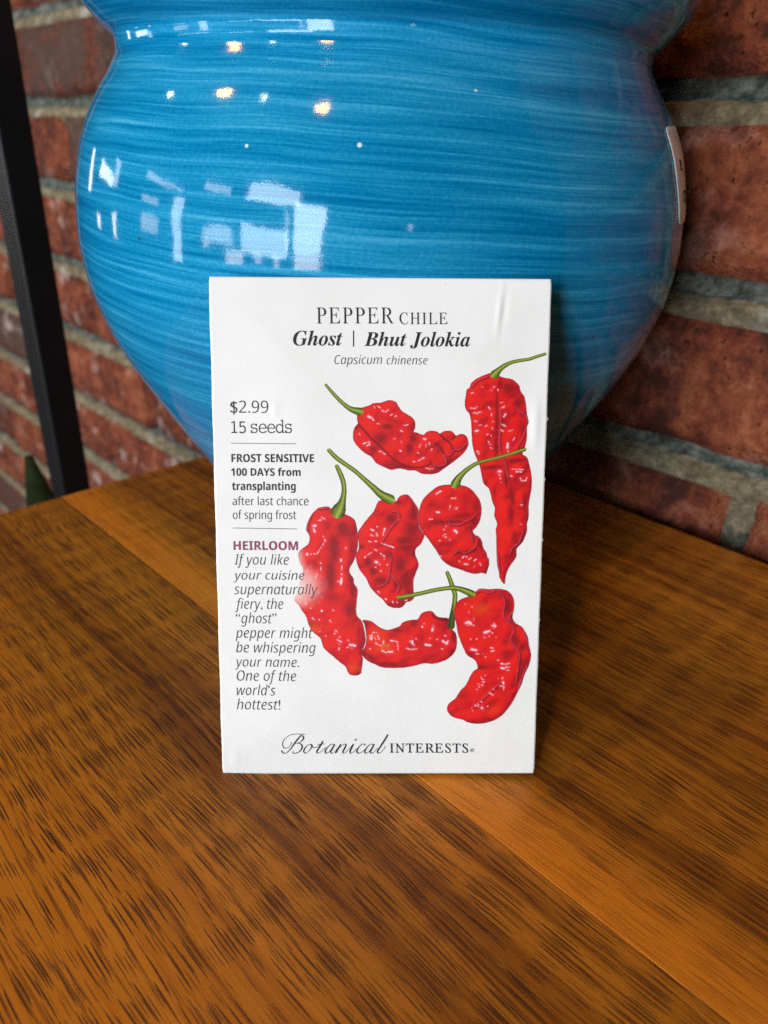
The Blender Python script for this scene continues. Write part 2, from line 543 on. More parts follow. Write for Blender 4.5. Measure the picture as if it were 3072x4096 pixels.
# ------------------------------------------------------------------ blue pot
POT = (-4.9, 288.7)
pot = empty('flower_pot', (POT[0] * MM, POT[1] * MM, 0.0))
tag(pot, 'big glossy blue glazed ceramic pot standing on the wooden table behind the seed packet', 'pot')
PZ = np.array([0, 15, 30, 38, 46, 54, 62, 70, 80, 90, 105, 120, 135, 150, 160, 167, 172, 176.5, 178, 184, 190, 196, 205.])
PR = np.array([46.4, 55.4, 63.6, 68, 73., 78.1, 83.0, 87.8, 93.5, 98.2, 103, 104.4, 103.1, 99.2, 93.9, 88.9, 86.0, 85.8,
               88.0, 93.6, 97.0, 98.2, 97.5])
_zz = np.linspace(0, 205, 411)
_r = np.interp(_zz, PZ, PR)
_k = np.exp(-.5 * (np.arange(-24, 25) / 7.0) ** 2)
_k /= _k.sum()
_rs = np.convolve(np.pad(_r, 24, mode='edge'), _k, 'valid')
_k2 = np.exp(-.5 * (np.arange(-24, 25) / 1.2) ** 2)
_k2 /= _k2.sum()
_r2 = np.convolve(np.pad(_r, 24, mode='edge'), _k2, 'valid')
_w = np.clip((_zz - 158) / 10, 0, 1)
_rs = _rs * (1 - _w) + _r2 * _w


def pot_r(z):
    return float(np.interp(z, _zz, _rs))


prof = [(30.0, 0.6), (44.0, 0.6), (46.0, 1.6)]
zl = list(np.arange(4, 160, 2.0)) + list(np.arange(160, 204.1, 1.0))
prof += [(pot_r(z), z) for z in zl]
# rolled rim and inner wall
prof += [(97.0, 208), (95.5, 212), (91.5, 215.5), (88, 216.5), (84.5, 214), (82.5, 208), (80, 196), (78, 182), (79, 168),
         (86, 155), (94, 135), (96.5, 118), (95, 100), (88, 80), (75, 52), (60, 24), (50, 12), (0.01, 10)]
NS = 160
V, F = [], []
arc = [0.0]
for a, b in zip(prof[:-1], prof[1:]):
    arc.append(arc[-1] + math.hypot(a[0] - b[0], a[1] - b[1]))
for (r_, z) in prof:
    for i in range(NS):
        t = 2 * math.pi * i / NS
        lump = 1 + 0.0011 * math.sin(2 * t + z * 0.02 + 0.6) + 0.0007 * math.sin(3 * t - z * 0.05)
        V.append((r_ * lump * math.cos(t), r_ * lump * math.sin(t), z))
for j in range(len(prof) - 1):
    for i in range(NS):
        k = (i + 1) % NS
        F.append((j * NS + i, j * NS + k, (j + 1) * NS + k, (j + 1) * NS + i))
F.append(tuple(reversed(range(NS))))
body = mesh_obj('body', V, F, glaze_mat(), pot, smooth=True)
uvl = body.data.uv_layers.new(name='UVMap')
for poly in body.data.polygons:
    its = [body.data.loops[li].vertex_index for li in poly.loop_indices]
    wrap = any(v % NS == 0 for v in its) and any(v % NS == NS - 1 for v in its)
    for li, vi in zip(poly.loop_indices, its):
        j, i = divmod(vi, NS)
        # angle seam turned to the far side of the pot
        ii = (i + NS // 4 * 3) % NS
        if wrap and False:
            pass
        uvl.data[li].uv = (ii / NS * 2 * math.pi, arc[j] * MM)
for poly in body.data.polygons:      # repair the one column that straddles the seam
    us_ = [uvl.data[li].uv[0] for li in poly.loop_indices]
    if max(us_) - min(us_) > 3:
        for li in poly.loop_indices:
            if uvl.data[li].uv[0] < 1:
                uvl.data[li].uv[0] += 2 * math.pi

# price sticker on the right flank
M_STICK = plain('sticker_paper', (0.84, 0.80, 0.76), 0.6, nscale=300, var=0.04)
M_INK = ink_mat('black_ink', (0.012, 0.012, 0.015))


def on_pot(phi, z, off):
    d = 0.5
    dr = (pot_r(z + d) - pot_r(z - d)) / (2 * d)
    n = Vector((math.cos(phi), math.sin(phi), -dr)).normalized()
    r_ = pot_r(z)
    p = Vector((r_ * math.cos(phi), r_ * math.sin(phi), z)) + n * off
    return p


SW, SH = 44.0, 26.0
sv, sf = [], []
na, nb = 28, 18


def sticker_uv(a, b):
    """a across 0..SW, b up 0..SH, slight turn, to pot angle and height."""
    z = 130.5 + b + 0.03 * a
    phi = math.radians(-30.0) - b * math.radians(0.13) + a / 100.0
    return phi, z


for j in range(nb + 1):
    for i in range(na + 1):
        a, b = SW * i / na, SH * j / nb
        cr = 3.0
        # rounded corners: pull corner points in
        ax, bx = min(a, SW - a), min(b, SH - b)
        if ax < cr and bx < cr:
            dx, dz = cr - ax, cr - bx
            L_ = math.hypot(dx, dz)
            if L_ > cr:
                s_ = cr / L_
                nx_, nz_ = cr - dx * s_, cr - dz * s_
                a = nx_ if a < SW / 2 else SW - nx_
                b = nz_ if b < SH / 2 else SH - nz_
        ph, z = sticker_uv(a, b)
        lift = 0.30
        sv.append(on_pot(ph, z, lift))
for j in range(nb):
    for i in range(na):
        q = j * (na + 1) + i
        sf.append((q, q + 1, q + na + 2, q + na + 1))
ns_ = len(sv)
st = mesh_obj('price_sticker', [tuple(v) for v in sv], sf, M_STICK, pot, smooth=True)
st['label'] = 'pale rectangular price sticker with small dark print'
so = st.modifiers.new('thickness', 'SOLIDIFY')
so.thickness = 0.00005
so.offset = 1.0


def sticker_glyph(rects):
    V_, F_ = [], []
    for (a0, b0, a1, b1) in rects:
        s = len(V_)
        for (a, b) in ((a0, b0), (a1, b0), (a1, b1), (a0, b1)):
            ph, z = sticker_uv(a, b)
            V_.append(tuple(on_pot(ph, z, 0.42)))
        F_.append((s, s + 1, s + 2, s + 3))
    return V_, F_


five = [(0, 0, .9, 3.0), (0, 3.0, .5, 3.5), (.9, .0, 1.5, .6), (.9, 2.4, 1.5, 3.0)]
rects = [(7.0, 14.5, 10.5, 17.5), (7.0, 6.2, 7.5, 8.8), (7.5, 8.3, 9.4, 8.8), (9.0, 6.2, 9.5, 8.5), (7.5, 6.2, 9.2, 6.7), (9.2, 8.6, 11.2, 9.1),
         (7.2, 4.6, 7.7, 5.1), (12, 5, 18, 9), (20, 5, 24, 9), (12, 13, 26, 15)]
gv, gf = sticker_glyph(rects)
mesh_obj('printed_marks', gv, gf, M_INK, st)

# ------------------------------------------------------------------ seed packet
# digitised points (pixels of a 3072x4096 picture of the flat print) -> millimetres on the packet's face
HI = np.array([[5.68579971e-02, -1.58019697e-03, -4.57097475e+01],
               [-9.76562844e-05, -6.06933807e-02, 1.88054314e+02],
               [-3.92744065e-06, -4.39292848e-05, 1.00000000e+00]])


def to_mm(p):
    p = np.atleast_2d(np.asarray(p, float))
    q = np.c_[p, np.ones(len(p))] @ HI.T
    return q[:, :2] / q[:, 2:]


EX = Vector((0.9994064, 0.02617183, 0.02240268))
EY = Vector((-0.02959789, 0.31951631, 0.94711842))
EZ = EX.cross(EY)
packet = empty('seed_packet')
packet.matrix_world = Matrix(((EX.x, EY.x, EZ.x, -40.36 * MM), (EX.y, EY.y, EZ.y, 142.49 * MM),
                              (EX.z, EY.z, EZ.z, -0.25 * MM), (0, 0, 0, 1)))
tag(packet, 'white paper seed packet printed with red chile peppers, leaning against the blue pot', 'seed packet')
PW, PH = 82.8, 127.2


def disp(u, v):
    """Gentle unevenness of the packet's front, in mm (array friendly)."""
    u = np.asarray(u, float)
    v = np.asarray(v, float)
    e = np.clip(np.minimum.reduce([u, PW - u, v, PH - v]) / 26.0, 0, 1)
    e = e * e * (3 - 2 * e)
    d = 0.60 * e * (0.75 + 0.25 * np.sin(u * 0.09 + 0.4) * np.sin(v * 0.07 + 1.0))
    cx, cy = 70.2, 119.5          # crease near the top right corner
    d = d + 0.20 * np.exp(-((u - cx - 0.10 * (v - cy)) / 0.55) ** 2 - ((v - cy) / 5.0) ** 2)
    d = d - 0.16 * np.exp(-((u - cx - 1.3 - 0.10 * (v - cy)) / 0.6) ** 2 - ((v - cy) / 4.5) ** 2)
    d = d + 0.28 * np.exp(-((u - 80.0) / 1.1) ** 2 - ((v - 92.0) / 5.5) ** 2)
    d = d + 0.12 * np.exp(-((u - 15.5) / 1.0) ** 2 - ((v - 95.5) / 2.2) ** 2)
    d = d + 0.10 * np.exp(-((u - 3.5) / 1.2) ** 2 - ((v - 4.5) / 2.4) ** 2)
    return d


nu_, nv_ = 166, 254
V, F = [], []
gu, gv_ = np.linspace(0, PW, nu_ + 1), np.linspace(0, PH, nv_ + 1)
UU, VV = np.meshgrid(gu, gv_)
jit = np.zeros_like(UU)
edge = 0.05 * np.sin(VV * 0.31) + 0.035 * np.sin(VV * 0.83 + 1) * np.sin(VV * 1.9)
X = UU.copy()
X[:, 0] += edge[:, 0]
X[:, -1] += 0.8 * np.roll(edge, 11, 0)[:, -1]
for (vt, dd) in ((93.5, 0.45), (78.5, 0.35), (63.0, 0.3), (42.0, 0.25)):   # little nicks in the right edge
    X[:, -1] += np.where(np.abs(VV[:, -1] - vt) < 0.35, dd, 0)
for (cu, cv) in ((0, 0), (PW, 0), (0, PH), (PW, PH)):       # slightly blunted corners
    dcor = np.hypot(X - cu, VV - cv)
    X += np.where(dcor < 1.4, (0.22 if cu == 0 else -0.22) * (1 - dcor / 1.4), 0)
Zf = disp(UU, VV)
front = np.stack([X, VV, Zf], -1).reshape(-1, 3)
W1 = nu_ + 1
for j in range(nv_):
    for i in range(nu_):
        a = j * W1 + i
        F.append((a, a + 1, a + 1 + W1, a + W1))
V = front.tolist()
ring = [i for i in range(W1)] + [j * W1 + nu_ for j in range(1, nv_ + 1)] + [nv_ * W1 + i for i in range(nu_ - 1, -1, -1)] + \
       [j * W1 for j in range(nv_ - 1, 0, -1)]
b0 = len(V)
for q in ring:
    V.append([V[q][0], V[q][1], -0.45])
m_ = len(ring)
for a in range(m_):
    b = (a + 1) % m_
    F.append((ring[b], ring[a], b0 + a, b0 + b))
F.append(tuple(b0 + a for a in reversed(range(m_))))
env = mesh_obj('paper_envelope', V, F, paper_mat(), packet, smooth=False)
env.data.polygons.foreach_set('use_smooth', [True] * (nu_ * nv_) + [False] * (len(F) - nu_ * nv_))


def place_flat(name, uv, faces, mat, eps, smooth=False):
    uv = np.asarray(uv, float)
    z = disp(uv[:, 0], uv[:, 1]) + eps
    return mesh_obj(name, np.c_[uv, z], faces, mat, packet, smooth)


# ---- lettering
def text_mesh(body, offset=0.0, spacing=1.0):
    c = bpy.data.curves.new('t', 'FONT')
    c.body = body
    c.size = 1.0
    c.offset = offset
    c.space_character = spacing
    c.resolution_u = 5
    o = bpy.data.objects.new('t', c)
    COL.objects.link(o)
    dg = bpy.context.evaluated_depsgraph_get()
    me = bpy.data.meshes.new_from_object(o.evaluated_get(dg))
    vs = np.array([v.co[:] for v in me.vertices]).reshape(-1, 3)[:, :2]
    fs = [tuple(p.vertices) for p in me.polygons]
    bpy.data.objects.remove(o)
    bpy.data.curves.remove(c)
    bpy.data.meshes.remove(me)
    return vs, fs


def letter(name, body, x0, x1, ytop, ybase, mat, offset=0.0, spacing=1.0, unshear=0.0, eps=0.10, ybase1=None):
    vs, fs = text_mesh(body, offset, spacing)
    vs[:, 0] -= unshear * vs[:, 1]
    vs[:, 0] -= vs[:, 0].min()
    vs[:, 0] /= vs[:, 0].max()
    vs[:, 1] /= vs[:, 1].max()
    P0 = to_mm((x0, ybase))[0]
    P1 = to_mm((x1, ybase if ybase1 is None else ybase1))[0]
    PT = to_mm((x0, ytop))[0]
    hgt = PT[1] - P0[1]
    uv = P0 + vs[:, :1] * (P1 - P0) + vs[:, 1:] * np.array([0.0, hgt])
    return place_flat(name, uv, fs, mat, eps)


def alpha(s, up, low, dig=None, ex=None):
    """Spell s with the font's own mathematical alphabets (serif, script, slab...)."""
    out = ''
    for ch in s:
        if ex and ch in ex:
            out += ex[ch]
        elif ch.isupper():
            out += chr(up + ord(ch) - 65)
        elif ch.islower():
            out += chr(low + ord(ch) - 97)
        elif ch.isdigit() and dig:
            out += chr(dig + ord(ch) - 48)
        else:
            out += ch
    return out


IT = lambda s: alpha(s, 0x1D434, 0x1D44E, ex={'h': '\u210E'})          # serif italic
BI = lambda s: alpha(s, 0x1D468, 0x1D482)                              # serif bold italic
SI = lambda s: alpha(s, 0x1D608, 0x1D622)                              # sans italic
SR = lambda s: alpha(s, 0x1D5A0, 0x1D5BA, 0x1D7E2)                      # sans
SB = lambda s: alpha(s, 0x1D5D4, 0x1D5EE, 0x1D7EC)                      # sans bold
MO = lambda s: alpha(s, 0x1D670, 0x1D68A, 0x1D7F6)                     # slab

M_INK2 = ink_mat('grey_ink', (0.030, 0.030, 0.036))
M_INKV = ink_mat('aubergine_ink', (0.018, 0.009, 0.022))
M_PLUM = ink_mat('plum_ink', (0.26, 0.030, 0.105))

letter('title_lettering', IT('PEPPER'), 1266, 1574, 1234.5, 1298.5, M_INKV, -0.003, 1.14, 0.285)
letter('title_lettering', IT('CHILE'), 1597, 1788, 1254, 1301, M_INKV, -0.002, 1.16, 0.285)
letter('variety_lettering', BI('Ghost'), 1173, 1370, 1326, 1386, M_INK, 0.0)
letter('variety_lettering', BI('Bhut'), 1457, 1625, 1331, 1388, M_INK, 0.0)
letter('variety_lettering', BI('Jolokia'), 1640, 1878, 1331, 1390, M_INK, 0.0)
letter('species_lettering', SI('Capsicum'), 1338, 1527, 1424, 1461, M_INK2, -0.012)
letter('species_lettering', SI('chinense'), 1546, 1709, 1426, 1462, M_INK2, -0.012)
letter('price_lettering', SR('$2.99'), 922, 1074, 1606, 1655, M_INK2, -0.006)
letter('count_lettering', MO('15'), 926, 984, 1688, 1736, M_INK2, -0.002, 0.85)
letter('count_lettering', MO('seeds'), 1004, 1168, 1683, 1736, M_INK2, -0.010, 0.84)
letter('growing_lettering', SB('FROST SENSITIVE'), 926.5, 1256, 1819, 1851.5, M_INK, 0.0)
letter('growing_lettering', SB('100 DAYS from'), 925, 1203, 1874, 1906.5, M_INK, 0.0)
letter('growing_lettering', SB('transplanting'), 929, 1183, 1929, 1963.5, M_INK, 0.0)
letter('growing_lettering', SR('after last chance'), 931, 1234, 1988, 2024, M_INK2, -0.006)
letter('growing_lettering', SR('of spring frost'), 932, 1185, 2043, 2079, M_INK2, -0.006)
letter('heirloom_lettering', SB('HEIRLOOM'), 935, 1192, 2167, 2202.5, M_PLUM, 0.0)
for (s, xa, xb, yb, asc) in [('If you like', 938.6, 1155.6, 2261.4, 1), ('your cuisine', 934, 1218, 2321, .83),
                             ('supernaturally', 938, 1271, 2380, 1), ('fiery, the', 941, 1133, 2438, 1),
                             ('\u201cghost\u201d', 945, 1106, 2495.5, 1), ('pepper might', 943, 1251, 2553.7, 1),
                             ('be whispering', 945, 1263, 2612, 1), ('your name.', 940, 1197, 2668.6, .67),
                             ('One of the', 948, 1185, 2725, 1), ('world\u2019s', 948, 1102, 2783, 1),
                             ('hottest!', 948, 1121.6, 2839.5, 1)]:
    letter('description_lettering', SI(s), xa, xb, yb - 43.5 * asc, yb, M_INK2, -0.009)
letter('brand_lettering', IT('INTERESTS'), 1558, 1872, 2975, 3012, M_INK, 0.008, 1.12, 0.285)
letter('brand_lettering', '\u00ae', 1879, 1896, 2995.5, 3010, M_INK2, -0.002)


def bar(name, x0, y0, x1, y1, w, mat, eps=0.10):
    P = to_mm([(x0, y0), (x1, y1)])
    d = P[1] - P[0]
    L_ = np.hypot(*d)
    n = np.array([-d[1], d[0]]) / L_ * w / 2
    k = 24
    uv = []
    for i in range(k + 1):
        c = P[0] + d * i / k
        uv += [c - n, c + n]
    return place_flat(name, uv, [(2 * i, 2 * i + 2, 2 * i + 3, 2 * i + 1) for i in range(k)], mat, eps)


bar('divider_line', 1414, 1327, 1414, 1391, 0.26, M_INKV)
bar('rule_line', 924, 1776, 1185, 1778.5, 0.13, M_INK2)
bar('rule_line', 931, 2115, 1188, 2118, 0.13, M_INK2)


def catmull(P, k=8, closed=False):
    P = np.asarray(P, float)
    n = len(P)
    if closed:
        Q = np.vstack([P[-1], P, P[0], P[1]])
        segs = n
    else:
        Q = np.vstack([2 * P[0] - P[1], P, 2 * P[-1] - P[-2]])
        segs = n - 1
    out = []
    for i in range(segs):
        p0, p1, p2, p3 = Q[i], Q[i + 1], Q[i + 2], Q[i + 3]
        for t in np.arange(k) / k:
            out.append(0.5 * ((2 * p1) + (-p0 + p2) * t + (2 * p0 - 5 * p1 + 4 * p2 - p3) * t * t + (-p0 + 3 * p1 - 3 * p2 + p3) * t ** 3))
    if not closed:
        out.append(P[-1])
    return np.array(out)


# the script word "Botanical": pen strokes (x, y, pen width) in a local frame
SO, SS = np.array([1100.0, 2900.0]), 820 / 1659
STROKES = [
    [(56, 208, 9), (57, 222, 8), (72, 231, 6), (95, 226, 6), (125, 198, 8), (155, 155, 11), (185, 115, 12), (213, 84, 9)],
    [(246, 77, 3), (210, 76, 3), (165, 75, 3), (118, 86, 4), (80, 115, 5), (62, 148, 6), (66, 178, 6), (85, 191, 5), (110, 184, 3.5), (129, 160, 3), (134, 142, 3)],
    [(213, 84, 4), (229, 95, 9), (229, 115, 11), (211, 136, 7), (185, 148, 4), (166, 152, 3), (190, 150, 4), (215, 162, 9), (219, 185, 12), (204, 212, 9), (178, 229, 6), (152, 232, 5), (140, 223, 4), (150, 213, 3)],
    [(288, 160, 3), (265, 166, 5), (243, 190, 9), (232, 214, 10), (243, 231, 6), (265, 222, 4), (288, 196, 8), (301, 172, 9), (290, 158, 4), (297, 176, 3), (318, 186, 3), (345, 178, 3), (362, 165, 3)],
    [(388, 132, 11), (364, 175, 12), (340, 213, 12), (343, 231, 6), (364, 225, 3), (388, 204, 3), (408, 182, 3)],
    [(345, 160, 3), (372, 157, 3.5), (405, 156, 3.5)],
    [(474, 164, 3), (455, 157, 4), (428, 180, 8), (407, 210, 11), (411, 231, 7), (434, 223, 4), (460, 192, 3), (480, 163, 3)],
    [(482, 158, 10), (464, 192, 12), (450, 218, 11), (458, 232, 5), (478, 223, 3), (502, 196, 3), (526, 164, 3)],
    [(532, 158, 10), (511, 193, 12), (489, 231, 12)],
    [(496, 214, 3), (528, 180, 3), (558, 158, 4), (574, 163, 9), (564, 190, 12), (549, 218, 11), (553, 232, 5), (575, 222, 3), (602, 192, 3), (628, 162, 3)],
    [(634, 158, 10), (618, 190, 12), (606, 218, 11), (612, 232, 5), (634, 223, 3), (660, 195, 3)],
    [(729, 170, 7), (722, 158, 5), (700, 160, 5), (673, 188, 9), (661, 215, 11), (674, 232, 6), (700, 224, 4), (730, 198, 3)],
    [(793, 164, 3), (774, 157, 4), (748, 180, 8), (727, 210, 11), (731, 231, 7), (754, 223, 4), (780, 192, 3), (799, 163, 3)],
    [(801, 158, 10), (784, 192, 12), (770, 218, 11), (778, 232, 5), (798, 223, 3), (826, 190, 3)],
    [(912, 80, 12), (884, 128, 13), (850, 180, 12), (829, 214, 12), (834, 231, 6), (856, 224, 3), (880, 196, 3), (893, 173, 3)],
]
sv, sf = [], []
for si, s in enumerate(STROKES):
    c = catmull(s, 8)
    xy = to_mm(SO + c[:, :2] * SS)
    w = np.maximum(c[:, 2], 4.2) * SS * 0.0605 * 0.5 * 1.12
    d = np.gradient(xy, axis=0)
    n = np.stack([-d[:, 1], d[:, 0]], -1) / np.maximum(np.hypot(d[:, 0], d[:, 1]), 1e-6)[:, None]
    b = len(sv)
    for p, nn_, ww in zip(xy, n, w):
        sv += [(*(p - nn_ * ww), 0.10 + 0.004 * si), (*(p + nn_ * ww), 0.10 + 0.004 * si)]
    for i in range(len(xy) - 1):
        sf.append((b + 2 * i, b + 2 * i + 2, b + 2 * i + 3, b + 2 * i + 1))
dc = to_mm(SO + np.array([653, 123]) * SS)[0]
b = len(sv)
for i in range(14):
    a = 2 * math.pi * i / 14
    sv.append((dc[0] + 0.24 * math.cos(a), dc[1] + 0.24 * math.sin(a), 0.10))
sf.append(tuple(range(b, b + 14)))
sv = np.array(sv)
sv[:, 2] += disp(sv[:, 0], sv[:, 1])
mesh_obj('script_lettering', sv, sf, M_INK, packet)

# ---- the printed peppers: flat ink on the paper, digitised as outlines, soft tone patches, creases and glints
FR = {1: (1180, 1500, 720 / 1659), 2: (1820, 1380, 420 / 929), 3: (1400, 1780, 600 / 1659), 4: (1150, 1820, 350 / 842), 5: (1420, 2250, 740 / 1659)}


def value_noise(x, y, seed):
    r = np.random.default_rng(seed).random((97, 97))
    xi, yi = np.floor(x).astype(int), np.floor(y).astype(int)
    fx, fy = x - xi, y - yi
    fx, fy = fx * fx * (3 - 2 * fx), fy * fy * (3 - 2 * fy)
    g = lambda a, b: r[a % 97, b % 97]
    return (g(xi, yi) * (1 - fx) + g(xi + 1, yi) * fx) * (1 - fy) + (g(xi, yi + 1) * (1 - fx) + g(xi + 1, yi + 1) * fx) * fy


def fbm(x, y, seed, o=3):
    s = 0
    a = 0.5
    for k in range(o):
        s = s + a * value_noise(x * 2 ** k, y * 2 ** k, seed + k)
        a *= 0.5
    return s / (1 - 0.5 ** o)


def seg_dist(px, py, A, B, wa=None, wb=None):
    d = B - A
    L2 = max(d @ d, 1e-9)
    t = np.clip(((px - A[0]) * d[0] + (py - A[1]) * d[1]) / L2, 0, 1)
    r = np.hypot(px - A[0] - t * d[0], py - A[1] - t * d[1])
    if wa is None:
        return r
    return r - (wa + (wb - wa) * t)


def poly_sd(px, py, P):
    n = len(P)
    dmin = np.full(px.shape, 1e9)
    ins = np.zeros(px.shape, bool)
    for i in range(n):
        A, B = P[i], P[(i + 1) % n]
        dmin = np.minimum(dmin, seg_dist(px, py, A, B))
        c = (A[1] > py) != (B[1] > py)
        xi = (B[0] - A[0]) * (py - A[1]) / ((B[1] - A[1]) if B[1] != A[1] else 1e-9) + A[0]
        ins ^= c & (px < xi)
    return np.where(ins, -dmin, dmin)


C_RED = np.array(lin(222, 18, 26))
C_BRT = np.array(lin(240, 34, 24))
C_EDGE = np.array(lin(176, 12, 42))
C_DARK = np.array(lin(112, 8, 22))
C_PINK = np.array(lin(232, 88, 118))
C_HI = np.array(lin(255, 214, 222))
C_OR = np.array(lin(240, 95, 22))
C_SALMON = np.array(lin(240, 110, 104))
C_PAPER = np.array((0.90, 0.89, 0.88))
G_MID = np.array(lin(112, 132, 34))
G_LT = np.array(lin(176, 188, 70))
G_DK = np.array(lin(46, 62, 14))
M_PRINT = print_mat()


def pepper(fr, outline, stem, darks, brights, creases, pinks, glints, order, oranges=(), fade=(), sdark=None):
    ox, oy, s = FR[fr]
    T = lambda P: np.array([ox, oy]) + np.asarray(P, float)[..., :2] * s
    out = catmull(T(outline), 4, True)
    stm = np.c_[T(stem), np.array(stem, float)[:, 2] * s / 2]
    stm = catmull(stm, 5)
    step = 2.1
    lo = np.minimum(out.min(0), stm[:, :2].min(0) - stm[:, 2].max()) - 8
    hi = np.maximum(out.max(0), stm[:, :2].max(0) + stm[:, 2].max()) + 8
    xs, ys = np.arange(lo[0], hi[0], step), np.arange(lo[1], hi[1], step)
    X, Y = np.meshgrid(xs, ys)
    wob = 1.6 * (fbm(X / 9, Y / 9, 40 + order) - 0.5)
    sb = poly_sd(X, Y, out) + wob
    ss = np.full(X.shape, 1e9)
    for a, b in zip(stm[:-1], stm[1:]):
        ss = np.minimum(ss, seg_dist(X, Y, a[:2], b[:2], a[2], b[2]))
    sd = np.minimum(sb, ss)
    ins = sd <= 0
    cell = ins[:-1, :-1] | ins[1:, :-1] | ins[:-1, 1:] | ins[1:, 1:]
    gy, gx = np.gradient(sd, step)
    gl = np.maximum(np.hypot(gx, gy), 0.3)
    m = ~ins
    Xs = np.where(m, X - np.clip(sd, 0, 1.5 * step) * gx / gl, X)
    Ys = np.where(m, Y - np.clip(sd, 0, 1.5 * step) * gy / gl, Y)
    # colour
    inn = -sb
    t_edge = np.clip(inn / 13.0, 0, 1)
    n1 = fbm(X / 34, Y / 34, 60 + order)
    n2 = fbm(X / 11, Y / 11, 80 + order)
    grain = RNG.random(X.shape)
    n3 = fbm(X / 5.5, Y / 5.5, 140 + order, 2)
    col = C_EDGE + (C_RED - C_EDGE) * (t_edge ** 0.8)[..., None]
    hf = fbm(X / 40, Y / 40, 20 + order, 1) * 40 + fbm(X / 19, Y / 19, 25 + order, 1) * 7
    hy, hx = np.gradient(hf, step)
    ey_, ex_ = np.gradient(np.minimum(inn, 44.0), step)
    lit = -(hx * 0.62 + hy * 0.78) * 0.9 + (ex_ * 0.45 + ey_ * 0.55) * np.clip(1 - inn / 44.0, 0, 1) * 1.35
    lump = np.clip(lit * 1.1 + 0.35, 0, 1)
    col = col + (C_BRT - col) * (0.75 * lump * np.clip(inn / 10, 0, 1))[..., None]
    shade = np.clip(-lit * 0.8 - 0.10, 0, 0.62)

    def blob(b, rag=0.55):
        bx, by = ox + b[0] * s, oy + b[1] * s
        rx, ry = b[2] * s, b[3] * s
        rot = b[4] if len(b) > 4 else 0.0
        k = b[5] if len(b) > 5 else 1.0
        dx, dy = X - bx, Y - by
        c_, s_ = math.cos(rot), math.sin(rot)
        q = np.hypot((dx * c_ + dy * s_) / rx, (-dx * s_ + dy * c_) / ry) + rag * (n2 - 0.5)
        if rag < 0.3:
            f = np.clip((1.4 - q) / 1.1, 0, 1)
            return k * f * f * (3 - 2 * f)
        return k * np.exp(-1.25 * np.maximum(q, 0) ** 2)

    dk = shade
    for b in darks:
        dk = np.maximum(dk, blob(b))
    dk = np.clip(dk * (0.80 + 0.25 * grain), 0, 0.74)
    col = col + (C_DARK - col) * dk[..., None]
    for b in brights:
        f = blob(b)
        col = col + (C_BRT - col) * f[..., None]
    for b in oranges:
        f = 0.7 * blob(b)
        col = col + (C_OR - col) * f[..., None]
    rim = np.clip(1 - inn / 5.0, 0, 1) * (n1 > 0.40)
    col = col + (C_PINK - col) * (0.35 * rim)[..., None]
    for c in creases:
        c = catmull(T(c), 4)
        d = np.full(X.shape, 1e9)
        for a, b in zip(c[:-1], c[1:]):
            d = np.minimum(d, seg_dist(X, Y, a, b))
        f = np.clip(1.3 - d / 5.0, 0, 1) * 0.85
        col = col + (C_DARK - col) * f[..., None]
    for c in pinks:
        c = catmull(T(c), 4)
        d = np.full(X.shape, 1e9)
        d2 = np.full(X.shape, 1e9)
        for a, b in zip(c[:-1], c[1:]):
            d = np.minimum(d, seg_dist(X, Y, a, b))
            d2 = np.minimum(d2, seg_dist(X, Y, a + (5, 4), b + (5, 4)))
        f2 = np.clip(1.1 - d2 / 7.0, 0, 1) * 0.7
        col = col + (C_DARK - col) * f2[..., None]
        f = np.clip(1.25 - d / 2.0, 0, 1) * (0.15 + 0.75 * n3)
        col = col + (C_PINK - col) * np.clip(f, 0, 1)[..., None]
    for gpt in glints:
        fat = gpt[0] == 'f'
        pts = T([gpt[i:i + 2] for i in range(1 if fat else 0, len(gpt), 2)])
        if len(pts) == 1:
            pts = np.vstack([pts[0] - (1.0, 0.5), pts[0] + (1.0, 0.5)])
        d = np.full(X.shape, 1e9)
        for a, b in zip(pts[:-1], pts[1:]):
            d = np.minimum(d, seg_dist(X, Y, a, b))
        w = (3.6 if fat else 1.9) * (0.7 + 0.6 * RNG.random())
        op = 1.0 if fat else 0.6 + 0.4 * RNG.random()
        halo = np.clip(1 - d / (w * 4.5), 0, 1) ** 1.6 * 0.42
        col = col + (C_PINK - col) * halo[..., None]
        d = d + 2.2 * (n3 - 0.5) * 2
        f = np.clip(1.35 - d / w, 0, 1) * op
        col = col + (C_HI - col) * f[..., None]
    for b in fade:
        f = blob(b, 0.15)
        f = np.clip(f, 0, 1)
        col = col + (C_SALMON - col) * np.clip(1.6 * f, 0, 1)[..., None]
        col = col + (C_PAPER - col) * (f ** 1.5)[..., None]
    # stem
    w_loc = np.zeros(X.shape)
    side = np.zeros(X.shape)
    dm = np.full(X.shape, 1e9)
    tt = np.zeros(X.shape)
    for k, (a, b) in enumerate(zip(stm[:-1], stm[1:])):
        d_ = b[:2] - a[:2]
        dd = seg_dist(X, Y, a[:2], b[:2])
        cr = ((X - a[0]) * d_[1] - (Y - a[1]) * d_[0]) / max(np.hypot(*d_), 1e-6)
        u = dd < dm
        side = np.where(u, cr / max(a[2], 1), side)
        tt = np.where(u, k / len(stm), tt)
        dm = np.minimum(dm, dd)
    gcol = G_MID + (G_LT - G_MID) * np.clip(0.9 - np.abs(side - 0.15) * 2.2, 0, 1)[..., None]
    dkf = np.clip(np.abs(side) * 1.7 - 0.65 + 0.5 * (n2 - 0.5) + 0.25 * (grain - 0.5), 0, 1)
    gcol = gcol + (G_DK - gcol) * dkf[..., None]
    if sdark:
        f = np.clip((tt - sdark) * 5, 0, 0.85)
        gcol = gcol + (G_DK - gcol) * f[..., None]
